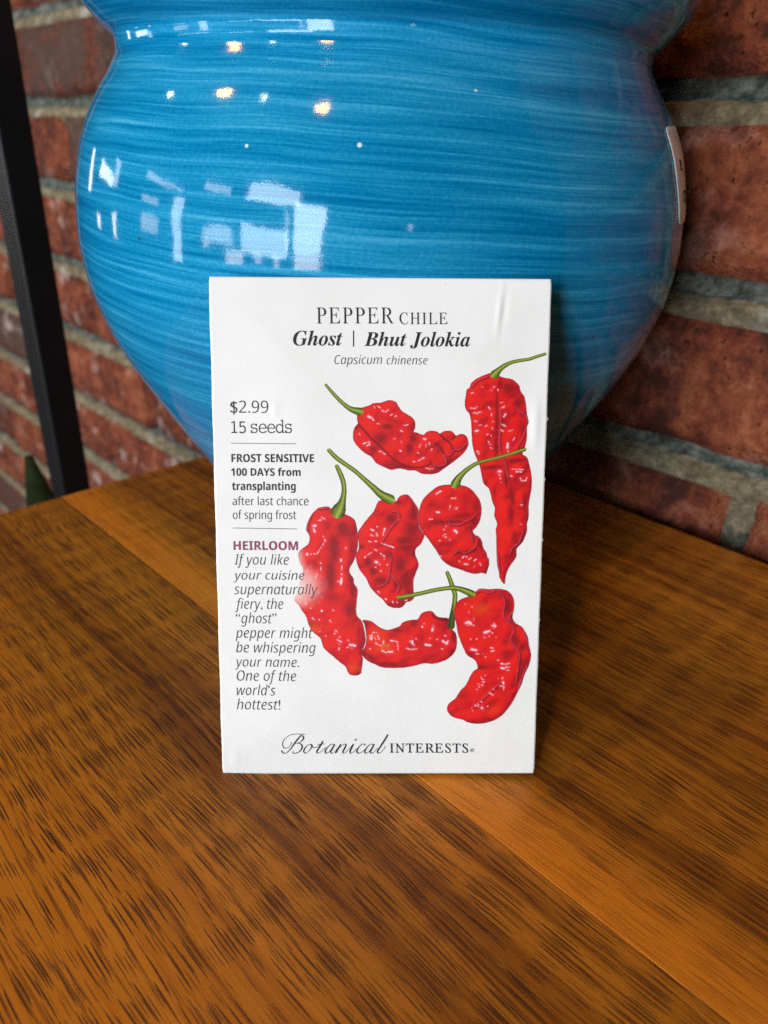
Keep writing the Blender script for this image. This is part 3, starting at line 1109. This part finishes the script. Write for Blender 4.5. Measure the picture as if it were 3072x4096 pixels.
    stemw = np.clip((sb > 0) | (ss < 0), 0, 1)
    col = np.where(((ss <= 0.6) | (sb > 0))[..., None], gcol, col)
    # strip very pale print where the art fades out altogether
    keep = np.zeros(X.shape, bool)
    cellm = np.zeros(X.shape, bool)
    cellm[:-1, :-1] |= cell
    use = np.zeros(X.shape, bool)
    use[:-1, :-1] |= cell
    use[1:, :-1] |= cell
    use[:-1, 1:] |= cell
    use[1:, 1:] |= cell
    idx = -np.ones(X.shape, int)
    idx[use] = np.arange(use.sum())
    uv = to_mm(np.stack([Xs[use], Ys[use]], -1))
    jj, ii = np.nonzero(cell)
    faces = np.stack([idx[jj + 1, ii], idx[jj + 1, ii + 1], idx[jj, ii + 1], idx[jj, ii]], -1)
    o = place_flat('pepper_print', uv, faces.tolist(), M_PRINT, 0.030 + 0.008 * order, True)
    ca = o.data.color_attributes.new('ink', 'FLOAT_COLOR', 'POINT')
    c4 = np.ones((use.sum(), 4), np.float32)
    c4[:, :3] = np.clip(col[use], 0, 1)
    ca.data.foreach_set('color', c4.ravel())
    return o


pk = pepper(1,
    [(600, 318), (640, 300), (680, 290), (720, 268), (790, 262), (840, 245), (880, 240), (930, 258), (950, 290), (985, 340), (1040, 375), (1085, 405), (1108, 450), (1105, 500), (1092, 530), (1130, 540), (1180, 558), (1215, 530), (1260, 520), (1310, 530), (1332, 547), (1370, 525), (1430, 522), (1465, 545), (1480, 565), (1530, 550), (1570, 565), (1595, 610), (1590, 670), (1550, 730), (1500, 775), (1440, 820), (1370, 870), (1310, 910), (1230, 922), (1160, 915), (1110, 888), (1040, 885), (960, 868), (890, 882), (830, 860), (750, 820), (700, 760), (640, 725), (580, 670), (540, 610), (535, 540), (550, 490), (578, 455), (572, 420), (575, 370)],
    [(285, 100, 24), (340, 165, 30), (400, 230, 34), (460, 285, 38), (520, 325, 50), (590, 345, 76)],
    [(850, 480, 60, 30), (790, 590, 70, 60), (1090, 585, 42, 60), (1055, 685, 38, 60), (900, 430, 110, 22, .3, .5), (568, 490, 28, 26), (722, 690, 44, 32), (960, 848, 110, 22), (1420, 800, 60, 30, -.5), (1340, 865, 80, 22, -.3), (1240, 800, 24, 20, 0, .6), (1330, 700, 30, 50, .5, .6)],
    [(680, 470, 60, 40, .6, .7), (900, 640, 40, 90, .2, .7), (1190, 680, 40, 70, .3, .6)],
    [[(580, 455), (640, 520), (700, 590), (780, 660), (860, 740), (930, 800), (1010, 840), (1090, 860), (1190, 850), (1260, 820)], [(1332, 547), (1370, 590), (1430, 640), (1450, 690)], [(1300, 640), (1350, 690), (1375, 740)], [(1480, 565), (1440, 600)]],
    [[(1260, 820), (1310, 845), (1380, 830), (1385, 780), (1370, 745), (1430, 740), (1450, 700), (1520, 690), (1560, 650), (1588, 640)]],
    [(730, 300, 735, 315), (765, 295, 785, 310), (800, 335, 815, 345), (835, 345, 860, 330), (880, 380, 895, 370), (920, 390, 932, 385), ('f', 675, 390, 695, 400), (710, 405, 722, 425), (755, 455, 780, 460), (1000, 470, 1020, 474, 1040, 465), (975, 520, 990, 530), (910, 600, 925, 590), (980, 620, 980, 635), (965, 705, 978, 708), (590, 545, 600, 560), (630, 640, 680, 622, 690, 650, 660, 660), (775, 710, 800, 715), (820, 730, 828, 735), ('f', 1185, 595, 1200, 600), (1160, 640, 1145, 670), (1205, 650, 1208, 670), (1235, 630, 1240, 650), (1255, 700, 1262, 690), (1125, 720, 1140, 730), (1090, 805, 1100, 808), (1135, 798, 1150, 790), (1165, 780, 1185, 770), (1200, 862, 1240, 872, 1270, 870)], 0)
pk['label'] = 'curved wrinkled red chile drawn lying with its stem to the upper left'
pk = pepper(2,
    [(330, 258), (280, 265), (200, 300), (145, 340), (125, 385), (100, 405), (90, 470), (82, 540), (100, 590), (125, 620), (140, 700), (145, 800), (152, 900), (175, 980), (205, 1050), (225, 1120), (240, 1200), (255, 1240), (295, 1275), (310, 1320), (330, 1400), (350, 1450), (345, 1520), (370, 1585), (358, 1640), (362, 1700), (365, 1850), (370, 1950), (385, 2010), (395, 2070), (435, 2122), (445, 2070), (460, 2010), (500, 1940), (540, 1880), (545, 1810), (590, 1760), (620, 1700), (637, 1640), (635, 1590), (650, 1530), (650, 1440), (660, 1360), (675, 1280), (678, 1200), (670, 1130), (655, 1060), (635, 1000), (595, 970), (620, 900), (635, 830), (635, 740), (650, 690), (635, 620), (625, 520), (610, 460), (580, 420), (560, 360), (500, 310), (440, 300), (395, 285)],
    [(350, 268, 78), (390, 228, 50), (440, 190, 40), (500, 162, 32), (580, 145, 30), (650, 135, 28), (720, 112, 28), (795, 88, 26)],
    [(400, 350, 26, 50), (470, 390, 80, 60, .4), (560, 520, 50, 60), (368, 650, 20, 250), (362, 900, 22, 120), (540, 1030, 110, 24, -.1), (330, 1088, 120, 20, -.1), (450, 1190, 22, 110, -.1), (500, 1340, 26, 140, -.1), (490, 1500, 34, 90), (525, 1700, 30, 60, .4), (612, 1400, 28, 100), (350, 1310, 18, 60, 0, .6), (595, 750, 34, 80, 0, .7), (270, 1220, 22, 40, 0, .7), (470, 620, 24, 90, 0, .4), (600, 1240, 60, 40, 0, .5)],
    [(580, 1380, 22, 60), (420, 1450, 40, 130, -.2, .8), (440, 1650, 50, 110, -.3, .8), (220, 850, 50, 120, 0, .6), (200, 500, 60, 60, 0, .6)],
    [],
    [[(400, 560), (400, 700), (388, 850), (400, 960), (440, 1050), (470, 1180)], [(530, 560), (620, 630), (635, 700), (600, 820), (550, 900), (545, 940)], [(150, 370), (200, 320), (280, 290)], [(375, 1850), (385, 1960), (390, 2010)], [(480, 1860), (510, 1790), (560, 1760), (600, 1650)]],
    [(140, 435, 160, 430), (130, 565, 180, 570, 190, 555), (160, 610, 235, 600), (190, 620, 215, 600), (170, 680, 190, 685), (200, 720, 230, 715), ('f', 180, 770, 195, 765), (260, 730, 280, 720), (295, 555, 310, 580), (320, 610, 322, 635), (310, 405, 330, 410), (375, 400, 380, 410), (335, 380, 350, 380), (235, 380, 245, 385), (395, 520, 420, 515), (415, 565, 435, 550), ('f', 430, 640, 445, 620), (415, 710, 445, 725), (405, 760, 425, 770), (475, 770, 505, 760), (510, 855, 525, 830), ('f', 465, 880, 462, 915), (465, 945, 470, 955), (325, 740, 330, 760), (280, 800, 290, 795), (315, 800, 320, 815), (290, 860, 300, 870), (300, 885, 315, 890), (310, 915, 322, 920), (330, 680, 335, 685), (190, 945, 205, 950), (200, 965, 208, 970), (500, 1105, 600, 1110), (540, 1128, 590, 1132), ('f', 385, 1125, 400, 1125), (385, 1155, 395, 1160), (398, 1180, 402, 1190), (400, 1220, 408, 1222), (490, 1165, 500, 1170), (575, 1185, 590, 1210, 625, 1205, 635, 1180), (580, 1420, 592, 1422), (575, 1590, 590, 1595)], 1)
pk['label'] = 'long pointed red chile drawn hanging down the right edge'
pk = pepper(4,
    [(400, 505), (340, 505), (290, 520), (240, 570), (195, 650), (180, 720), (200, 760), (215, 800), (200, 860), (150, 900), (110, 940), (108, 990), (125, 1050), (150, 1100), (140, 1170), (110, 1250), (95, 1320), (68, 1400), (110, 1450), (150, 1515), (180, 1560), (210, 1650), (250, 1710), (320, 1770), (350, 1860), (430, 1930), (500, 1990), (560, 2040), (590, 2105), (640, 2122), (700, 2110), (715, 2060), (725, 1960), (715, 1900), (750, 1800), (740, 1690), (715, 1600), (665, 1540), (665, 1420), (675, 1300), (640, 1240), (635, 1190), (600, 1140), (600, 1090), (640, 1020), (670, 920), (678, 820), (665, 700), (645, 630), (590, 590), (540, 575), (470, 580), (430, 545)],
    [(475, 115, 36), (505, 180, 44), (535, 260, 46), (545, 340, 46), (535, 420, 56), (515, 490, 90), (490, 545, 140)],
    [(540, 710, 90, 80), (450, 900, 58, 170), (420, 1150, 56, 210), (612, 1180, 34, 120), (630, 1290, 36, 110), (600, 1490, 60, 110), (620, 900, 50, 200, 0, .7), (450, 1370, 110, 60, 0, .6), (690, 1700, 34, 140, 0, .6), (440, 560, 60, 20, .5, .6)],
    [(560, 950, 30, 120, .15), (525, 1140, 42, 150), (505, 1290, 36, 60), (330, 720, 60, 100, 0, .6), (480, 1650, 90, 160, 0, .7)],
    [],
    [[(235, 560), (205, 640), (190, 720)], [(300, 525), (370, 515)]],
    [(300, 635, 320, 630), (330, 605, 360, 620), ('f', 250, 690, 270, 685), ('f', 255, 720, 265, 745), (340, 785, 350, 795), (358, 820, 365, 835), (350, 855, 340, 870), (325, 890, 318, 900), (310, 915, 285, 960), ('f', 190, 955, 192, 962), (230, 960), (260, 955), (320, 1045), (325, 1080, 320, 1110), (290, 1150, 265, 1190), (190, 1115), (270, 1290), (305, 1330), ('f', 175, 1430, 178, 1436), (225, 1475), (300, 1425), ('f', 330, 1500, 333, 1503), (440, 1495), (330, 1375), (240, 1570, 260, 1590), (305, 1585), (405, 1590, 425, 1615), (370, 1740), (310, 1700), (460, 1690, 475, 1700), (455, 1720), (480, 1780, 520, 1800), (500, 1755), (500, 1820), ('f', 495, 1870, 500, 1860), (575, 1850, 590, 1855), (580, 1780, 590, 1790), ('f', 600, 1825, 650, 1835), (620, 1860), ('f', 515, 1010, 520, 1025), (525, 1070, 522, 1110), (522, 1150), ('f', 520, 1190, 515, 1240), (490, 1220), (560, 900)],
    3, oranges=[(200, 1420, 120, 60, .4, .3), (640, 2050, 70, 60, 0, .5), (270, 1680, 60, 80, -.7, .5)],
    fade=[(10, 1265, 300, 200, 0, .80), (30, 1262, 190, 170, 0, .9), (190, 1745, 60, 140, -.7, .7), (75, 1060, 90, 190, 0, .5)])
pk['label'] = 'long red chile drawn upright at the left, fading to white at its left edge'
pk = pepper(3,
    [(380, 625), (330, 620), (300, 650), (260, 740), (200, 810), (130, 900), (85, 980), (95, 1080), (95, 1150), (65, 1220), (75, 1300), (110, 1390), (180, 1480), (220, 1570), (290, 1650), (350, 1700), (385, 1740), (420, 1780), (490, 1803), (560, 1800), (600, 1770), (620, 1740), (670, 1730), (710, 1680), (700, 1600), (700, 1500), (725, 1420), (755, 1340), (745, 1280), (720, 1220), (725, 1150), (780, 1100), (820, 1010), (790, 960), (760, 900), (755, 800), (755, 720), (720, 660), (680, 600), (640, 560), (590, 555), (540, 580), (500, 630)],
    [(-232, 68, 42), (-150, 150, 48), (-50, 222, 46), (50, 292, 46), (150, 380, 50), (250, 470, 62), (340, 552, 84), (440, 608, 110)],
    [(700, 750, 46, 150), (620, 1060, 130, 60), (680, 950, 90, 110), (620, 1150, 100, 60), (450, 820, 66, 66), (540, 640, 50, 40, 0, .8), (560, 1330, 90, 110), (620, 1490, 80, 140), (350, 1500, 84, 56), (200, 1300, 44, 54), (260, 1400, 54, 60), (510, 1540, 34, 60), (650, 1620, 50, 40), (130, 1130, 40, 28), (380, 1115, 150, 18, 0, .6), (430, 1210, 46, 60, 0, .8), (290, 760, 60, 40, -.7, .4), (700, 1200, 30, 60)],
    [(330, 900, 60, 60, 0, .7), (570, 740, 50, 60, 0, .6), (480, 1000, 50, 80, .4, .6), (320, 1290, 60, 70, 0, .8), (650, 1350, 40, 30, 0, .5), (240, 980, 50, 60, 0, .5)],
    [],
    [[(460, 738), (510, 740), (540, 780), (520, 840), (470, 890), (420, 960), (360, 1060)], [(420, 1200), (450, 1250), (440, 1320), (430, 1420), (410, 1500), (370, 1545), (310, 1570)], [(430, 1420), (470, 1450), (500, 1490), (540, 1560), (520, 1620)]],
    [('f', 235, 940, 260, 950), (300, 905, 303, 915), (380, 925, 365, 1000), (390, 935, 380, 960), (230, 1000, 255, 1010), (290, 975, 300, 1010), (205, 1070, 235, 1075), (275, 1070, 295, 1070), (340, 1085, 350, 1090), (370, 1100, 385, 1105), (400, 1110, 480, 1135), (165, 1250, 175, 1235), (200, 1215, 235, 1195), (275, 1160, 300, 1175), (340, 1205, 350, 1210), (365, 1225, 378, 1232), ('f', 280, 1295, 295, 1300), (330, 1325), (283, 1355), (340, 1395), (375, 1265, 385, 1260), (540, 830), (410, 1325), (310, 1620, 330, 1640), (470, 1730, 475, 1745), (515, 1735, 525, 1748), (390, 1700, 400, 1710), (610, 1720, 630, 1715)], 4)
pk['label'] = 'broad dark creased red chile drawn in the middle'
pk = pepper(3,
    [(1120, 445), (1020, 450), (960, 470), (880, 530), (810, 600), (770, 690), (755, 790), (760, 890), (800, 970), (850, 1030), (900, 1100), (950, 1170), (990, 1240), (1030, 1290), (1110, 1345), (1200, 1375), (1290, 1410), (1380, 1430), (1460, 1420), (1500, 1430), (1520, 1380), (1535, 1330), (1535, 1270), (1515, 1250), (1505, 1200), (1470, 1140), (1450, 1060), (1420, 1020), (1380, 1000), (1355, 960), (1390, 920), (1430, 850), (1450, 760), (1448, 680), (1430, 620), (1400, 570), (1350, 510), (1280, 465), (1220, 450)],
    [(1165, 436, 104), (1190, 385, 80), (1240, 325, 58), (1310, 265, 48), (1400, 212, 42), (1500, 180, 36), (1650, 143, 36), (1800, 100, 38), (1925, 58, 46)],
    [(980, 862, 100, 34), (1130, 850, 150, 26), (1370, 850, 54, 62), (1230, 790, 190, 44, -.15, .7), (1390, 690, 50, 120, 0, .7), (1200, 1195, 60, 30), (1330, 1180, 110, 22, -.25), (1442, 1110, 28, 66), (1330, 960, 20, 70, 0, .7), (1000, 1190, 40, 60, -.5, .6), (1060, 1180, 60, 30, 0, .5), (1300, 620, 110, 90, .4, .35), (870, 700, 40, 120, 0, .3)],
    [(1000, 620, 90, 60, -.4, .6), (1150, 1000, 110, 80, 0, .7), (1240, 930, 50, 50, 0, .5), (1250, 1320, 110, 40, .2, .7)],
    [],
    [[(1080, 830), (1110, 880), (1200, 885), (1270, 850), (1340, 820), (1390, 765)], [(1310, 900), (1340, 1000), (1350, 1070)], [(1140, 1210), (1200, 1170), (1270, 1200), (1360, 1150), (1395, 1100), (1400, 1050), (1440, 1040), (1480, 1130), (1510, 1200)]],
    [(1120, 595, 1165, 595), ('f', 955, 745, 985, 750), (1105, 680, 1098, 720), (1150, 700, 1195, 690), (1160, 715, 1180, 710), (870, 825, 910, 825), (950, 548, 1000, 520), (1060, 905), (1035, 940), (1050, 990), (1055, 1025), (1030, 1010), ('f', 1155, 950, 1175, 970), (1095, 1050, 1110, 1055), (985, 1060, 1000, 1065), (990, 1230, 1020, 1240), (1240, 1250, 1260, 1235), (1280, 1250, 1290, 1235), (1310, 1270, 1335, 1255), (1370, 1285, 1390, 1270), (1260, 1320, 1300, 1325), (1370, 1350), (1430, 1310, 1445, 1335), (1205, 1290)], 5)
pk['label'] = 'round red chile with a pinched tip drawn right of the middle'
pk = pepper(5,
    [(65, 520), (100, 517), (150, 530), (210, 575), (280, 605), (350, 590), (400, 570), (430, 535), (500, 515), (560, 508), (590, 460), (640, 438), (690, 440), (730, 480), (780, 495), (830, 500), (850, 540), (850, 590), (890, 620), (907, 660), (912, 730), (895, 800), (850, 850), (790, 885), (700, 910), (620, 905), (520, 930), (420, 945), (330, 947), (240, 940), (170, 910), (110, 880), (70, 840), (60, 800), (85, 760), (100, 700), (95, 620), (85, 560)],
    [(825, 95, 34), (850, 160, 38), (875, 230, 42), (893, 290, 42), (890, 360, 44), (880, 430, 48), (868, 500, 54), (862, 570, 60)],
    [(95, 565, 34, 56), (78, 820, 30, 56), (140, 850, 60, 28, .4), (300, 915, 190, 24, .05), (385, 610, 60, 26), (530, 545, 44, 34), (800, 520, 64, 24), (882, 660, 22, 66), (868, 810, 40, 44), (690, 840, 90, 38, -.2, .5), (450, 590, 60, 60, .5, .5), (600, 690, 24, 80, 0, .5), (760, 560, 60, 40, .3, .4)],
    [(200, 700, 90, 90, 0, .7), (430, 700, 60, 80, 0, .5), (700, 680, 80, 90, 0, .5), (400, 830, 150, 40, 0, .6)],
    [[(690, 470), (720, 500), (780, 510), (830, 520)]], [],
    [(155, 630, 195, 630), (135, 655, 135, 685), (150, 655, 150, 690), (175, 670, 185, 690), (205, 660, 215, 690), (185, 720, 200, 735), (215, 740, 240, 750), (255, 700, 255, 730), (240, 790, 280, 810), ('f', 300, 800, 335, 802), (295, 745), (320, 700, 378, 710, 385, 750), (385, 765, 387, 785), (505, 665), (490, 710, 510, 705), ('f', 510, 708, 515, 730), (525, 730, 530, 745), (460, 770, 500, 780, 550, 775), ('f', 600, 575, 603, 578), (620, 550), (700, 560, 705, 580), ('f', 695, 595, 690, 610), ('f', 630, 735, 675, 745), (800, 655, 815, 660), (735, 690), ('f', 785, 705, 820, 730, 830, 705), (780, 775), (545, 685), (135, 775), (670, 680)],
    2, oranges=[(265, 760, 70, 46, 0, 1.0), (200, 660, 100, 80, 0, .35)], sdark=.55)
pk['label'] = 'red chile with an orange patch drawn lying at the bottom'
pk = pepper(5,
    [(1010, 310), (950, 330), (905, 370), (885, 430), (890, 490), (905, 550), (920, 640), (945, 710), (975, 780), (1000, 830), (1060, 870), (1085, 900), (1095, 950), (1060, 975), (1030, 1020), (990, 1100), (940, 1150), (900, 1215), (840, 1265), (822, 1310), (835, 1350), (880, 1390), (960, 1410), (1010, 1435), (1090, 1447), (1170, 1440), (1260, 1410), (1330, 1360), (1380, 1300), (1420, 1240), (1455, 1170), (1490, 1100), (1520, 1010), (1560, 920), (1577, 840), (1560, 750), (1545, 670), (1500, 590), (1440, 550), (1410, 500), (1425, 420), (1422, 340), (1390, 280), (1340, 250), (1270, 240), (1200, 245), (1120, 238), (1080, 262), (1050, 290)],
    [(395, 312, 42), (480, 300, 38), (600, 275, 36), (700, 252, 36), (790, 237, 36), (870, 230, 40), (940, 242, 46), (1000, 264, 58), (1045, 285, 64)],
    [(1372, 400, 36, 100), (1405, 520, 30, 50), (1440, 700, 50, 60, .6), (1500, 760, 34, 50, .4), (1472, 900, 16, 120), (1140, 942, 60, 22), (1350, 720, 34, 44, 0, .6), (970, 1190, 60, 46, -.6, .5), (1500, 970, 14, 80, .2), (1100, 550, 40, 60, 0, .25), (1380, 640, 30, 60, 0, .3), (1330, 1180, 50, 80, 0, .3)],
    [(1150, 700, 130, 90, .5, .7), (1500, 660, 40, 50, .4, .8), (1250, 850, 100, 70, .4, .7), (1100, 1150, 80, 100, .5, .6), (1240, 1320, 120, 60, -.4, .6)],
    [],
    [[(1250, 245), (1310, 290), (1340, 360), (1325, 450), (1340, 510), (1400, 560), (1420, 620), (1390, 690), (1430, 760), (1470, 820), (1465, 920), (1450, 1000), (1440, 1080)], [(1060, 280), (1130, 255), (1200, 275), (1250, 255)], [(1420, 350), (1425, 420), (1380, 500), (1440, 555)], [(1500, 600), (1560, 750)], [(1290, 1090), (1200, 1170), (1110, 1250), (1060, 1300)], [(1540, 930), (1500, 1020), (1460, 1150)]],
    [(985, 375), (1045, 400), (1015, 440, 1022, 455), ('f', 990, 545, 1020, 535, 1035, 550), (1010, 565), (1060, 500, 1065, 520), (1055, 560, 1065, 570), ('f', 1230, 570, 1260, 575), (1245, 550, 1245, 590), ('f', 1160, 630, 1200, 620), (1180, 640), (1225, 630, 1235, 640), (1035, 690), (1090, 688), (1160, 675), (1200, 665), (1265, 675), ('f', 1045, 780, 1085, 790), (1080, 820, 1110, 825), (1145, 820), (1165, 850), (1215, 765, 1235, 770), (1220, 800, 1240, 795), (1280, 880), (1310, 910, 1340, 915), (1350, 915, 1380, 910), ('f', 1310, 948, 1335, 955), (1350, 940, 1380, 945), (1360, 970, 1380, 972), (1165, 1015), (1130, 1030), (1135, 1045, 1155, 1055), (1140, 1070, 1155, 1075), (1100, 1090, 1120, 1095), (1140, 1100), (1110, 1115), (1090, 1140), (1320, 1040), (1280, 1045), ('f', 1325, 1075, 1330, 1090), (1300, 1110, 1335, 1115, 1330, 1145), (1240, 1140), (1200, 1170, 1235, 1190), (1130, 1250), (1100, 1270, 1105, 1285), (1075, 1280, 1090, 1290), (1045, 1305), ('f', 1135, 1305, 1140, 1307), (1185, 1290), (1055, 1330)],
    6, oranges=[(1130, 420, 90, 60, 0, .5), (1240, 1330, 60, 30, -.4, .3)])
pk['label'] = 'large folded red chile drawn at the lower right'

# ------------------------------------------------------------------ rack post behind the table
post = empty('rack_post', (-0.2049, 0.434, -0.760), math.radians(49.5))
tag(post, 'square black metal rack post left of the blue pot, before the brick wall', 'post')
M_POST = plain('black_paint', (0.005, 0.005, 0.006), 0.45, spec=0.45, nscale=60, var=0.2)


def box_tube(w, z0, z1, bv=1.2):
    h = w / 2
    pts = []
    for sx, sy in ((-1, -1), (1, -1), (1, 1), (-1, 1)):
        c = (sx * (h - bv), sy * (h - bv))
        a0 = math.atan2(sy, sx)
        for d in (-math.pi / 4, 0, math.pi / 4):
            pts.append((c[0] + bv * math.cos(a0 + d), c[1] + bv * math.sin(a0 + d)))
    V_ = [(x, y, z0) for x, y in pts] + [(x, y, z1) for x, y in pts]
    n = len(pts)
    F_ = [(i, (i + 1) % n, n + (i + 1) % n, n + i) for i in range(n)]
    F_ += [tuple(reversed(range(n))), tuple(range(n, 2 * n))]
    return V_, F_


V, F = box_tube(18.0, 4, 1350)
mesh_obj('upright', V, F, M_POST, post)
V, F = box_tube(26, 0, 4)
mesh_obj('foot_plate', V, F, M_POST, post)

# ------------------------------------------------------------------ plant below the table's left edge
plant = empty('potted_plant', (-0.225, 0.425, -0.760))
tag(plant, 'dark green leafy plant in a black pot, low behind the left table edge', 'plant')
M_LEAF = plain('green_leaf', (0.012, 0.018, 0.001), 0.7, spec=0.15, nscale=90, var=0.35)
M_BLK = plain('black_plastic', (0.006, 0.006, 0.006), 0.5)


def leaf(base, tip, width, bend, up=(0, 0, 1)):
    b, t = Vector(base), Vector(tip)
    d = t - b
    face = Vector((0.15, -1, 0.1)).normalized()
    side = d.cross(face).normalized()
    V_, F_ = [], []
    n = 14
    for i in range(n + 1):
        s_ = i / n
        w = width * (math.sin(math.pi * min(1, s_ * 0.92 + 0.06)) ** 0.75)
        c = b + d * s_ + face * (bend * math.sin(math.pi * s_))
        V_ += [tuple(c - side * w), tuple(c - face * 0.8), tuple(c + side * w)]
    for i in range(n):
        for k in (0, 1):
            a = 3 * i + k
            F_.append((a, a + 1, a + 4, a + 3))
    o = mesh_obj('leaf', V_, F_, M_LEAF, plant, smooth=True)
    md = o.modifiers.new('thickness', 'SOLIDIFY')
    md.thickness = 0.0005
    return o


# (millimetres from the plant's base)
leaf((38, -30, 540), (24, -44, 746), 15, 4)
leaf((-2, -40, 540), (-22, -62, 712), 14, 10)
leaf((-20, -20, 540), (-70, -30, 730), 14, 12)
leaf((10, 10, 540), (40, 30, 690), 14, 12)
V, F = [], []
rr_ = [(40, 0), (52, 200), (60, 520), (66, 530), (66, 556), (58, 556), (55, 540), (0.1, 536)]
for (r_, z) in rr_:
    for i in range(32):
        a = 2 * math.pi * i / 32
        V.append((r_ * math.cos(a), r_ * math.sin(a), z))
for j in range(len(rr_) - 1):
    for i in range(32):
        k = (i + 1) % 32
        F.append((j * 32 + i, j * 32 + k, (j + 1) * 32 + k, (j + 1) * 32 + i))
F.append(tuple(reversed(range(32))))
mesh_obj('plant_pot', V, F, M_BLK, plant, smooth=True)
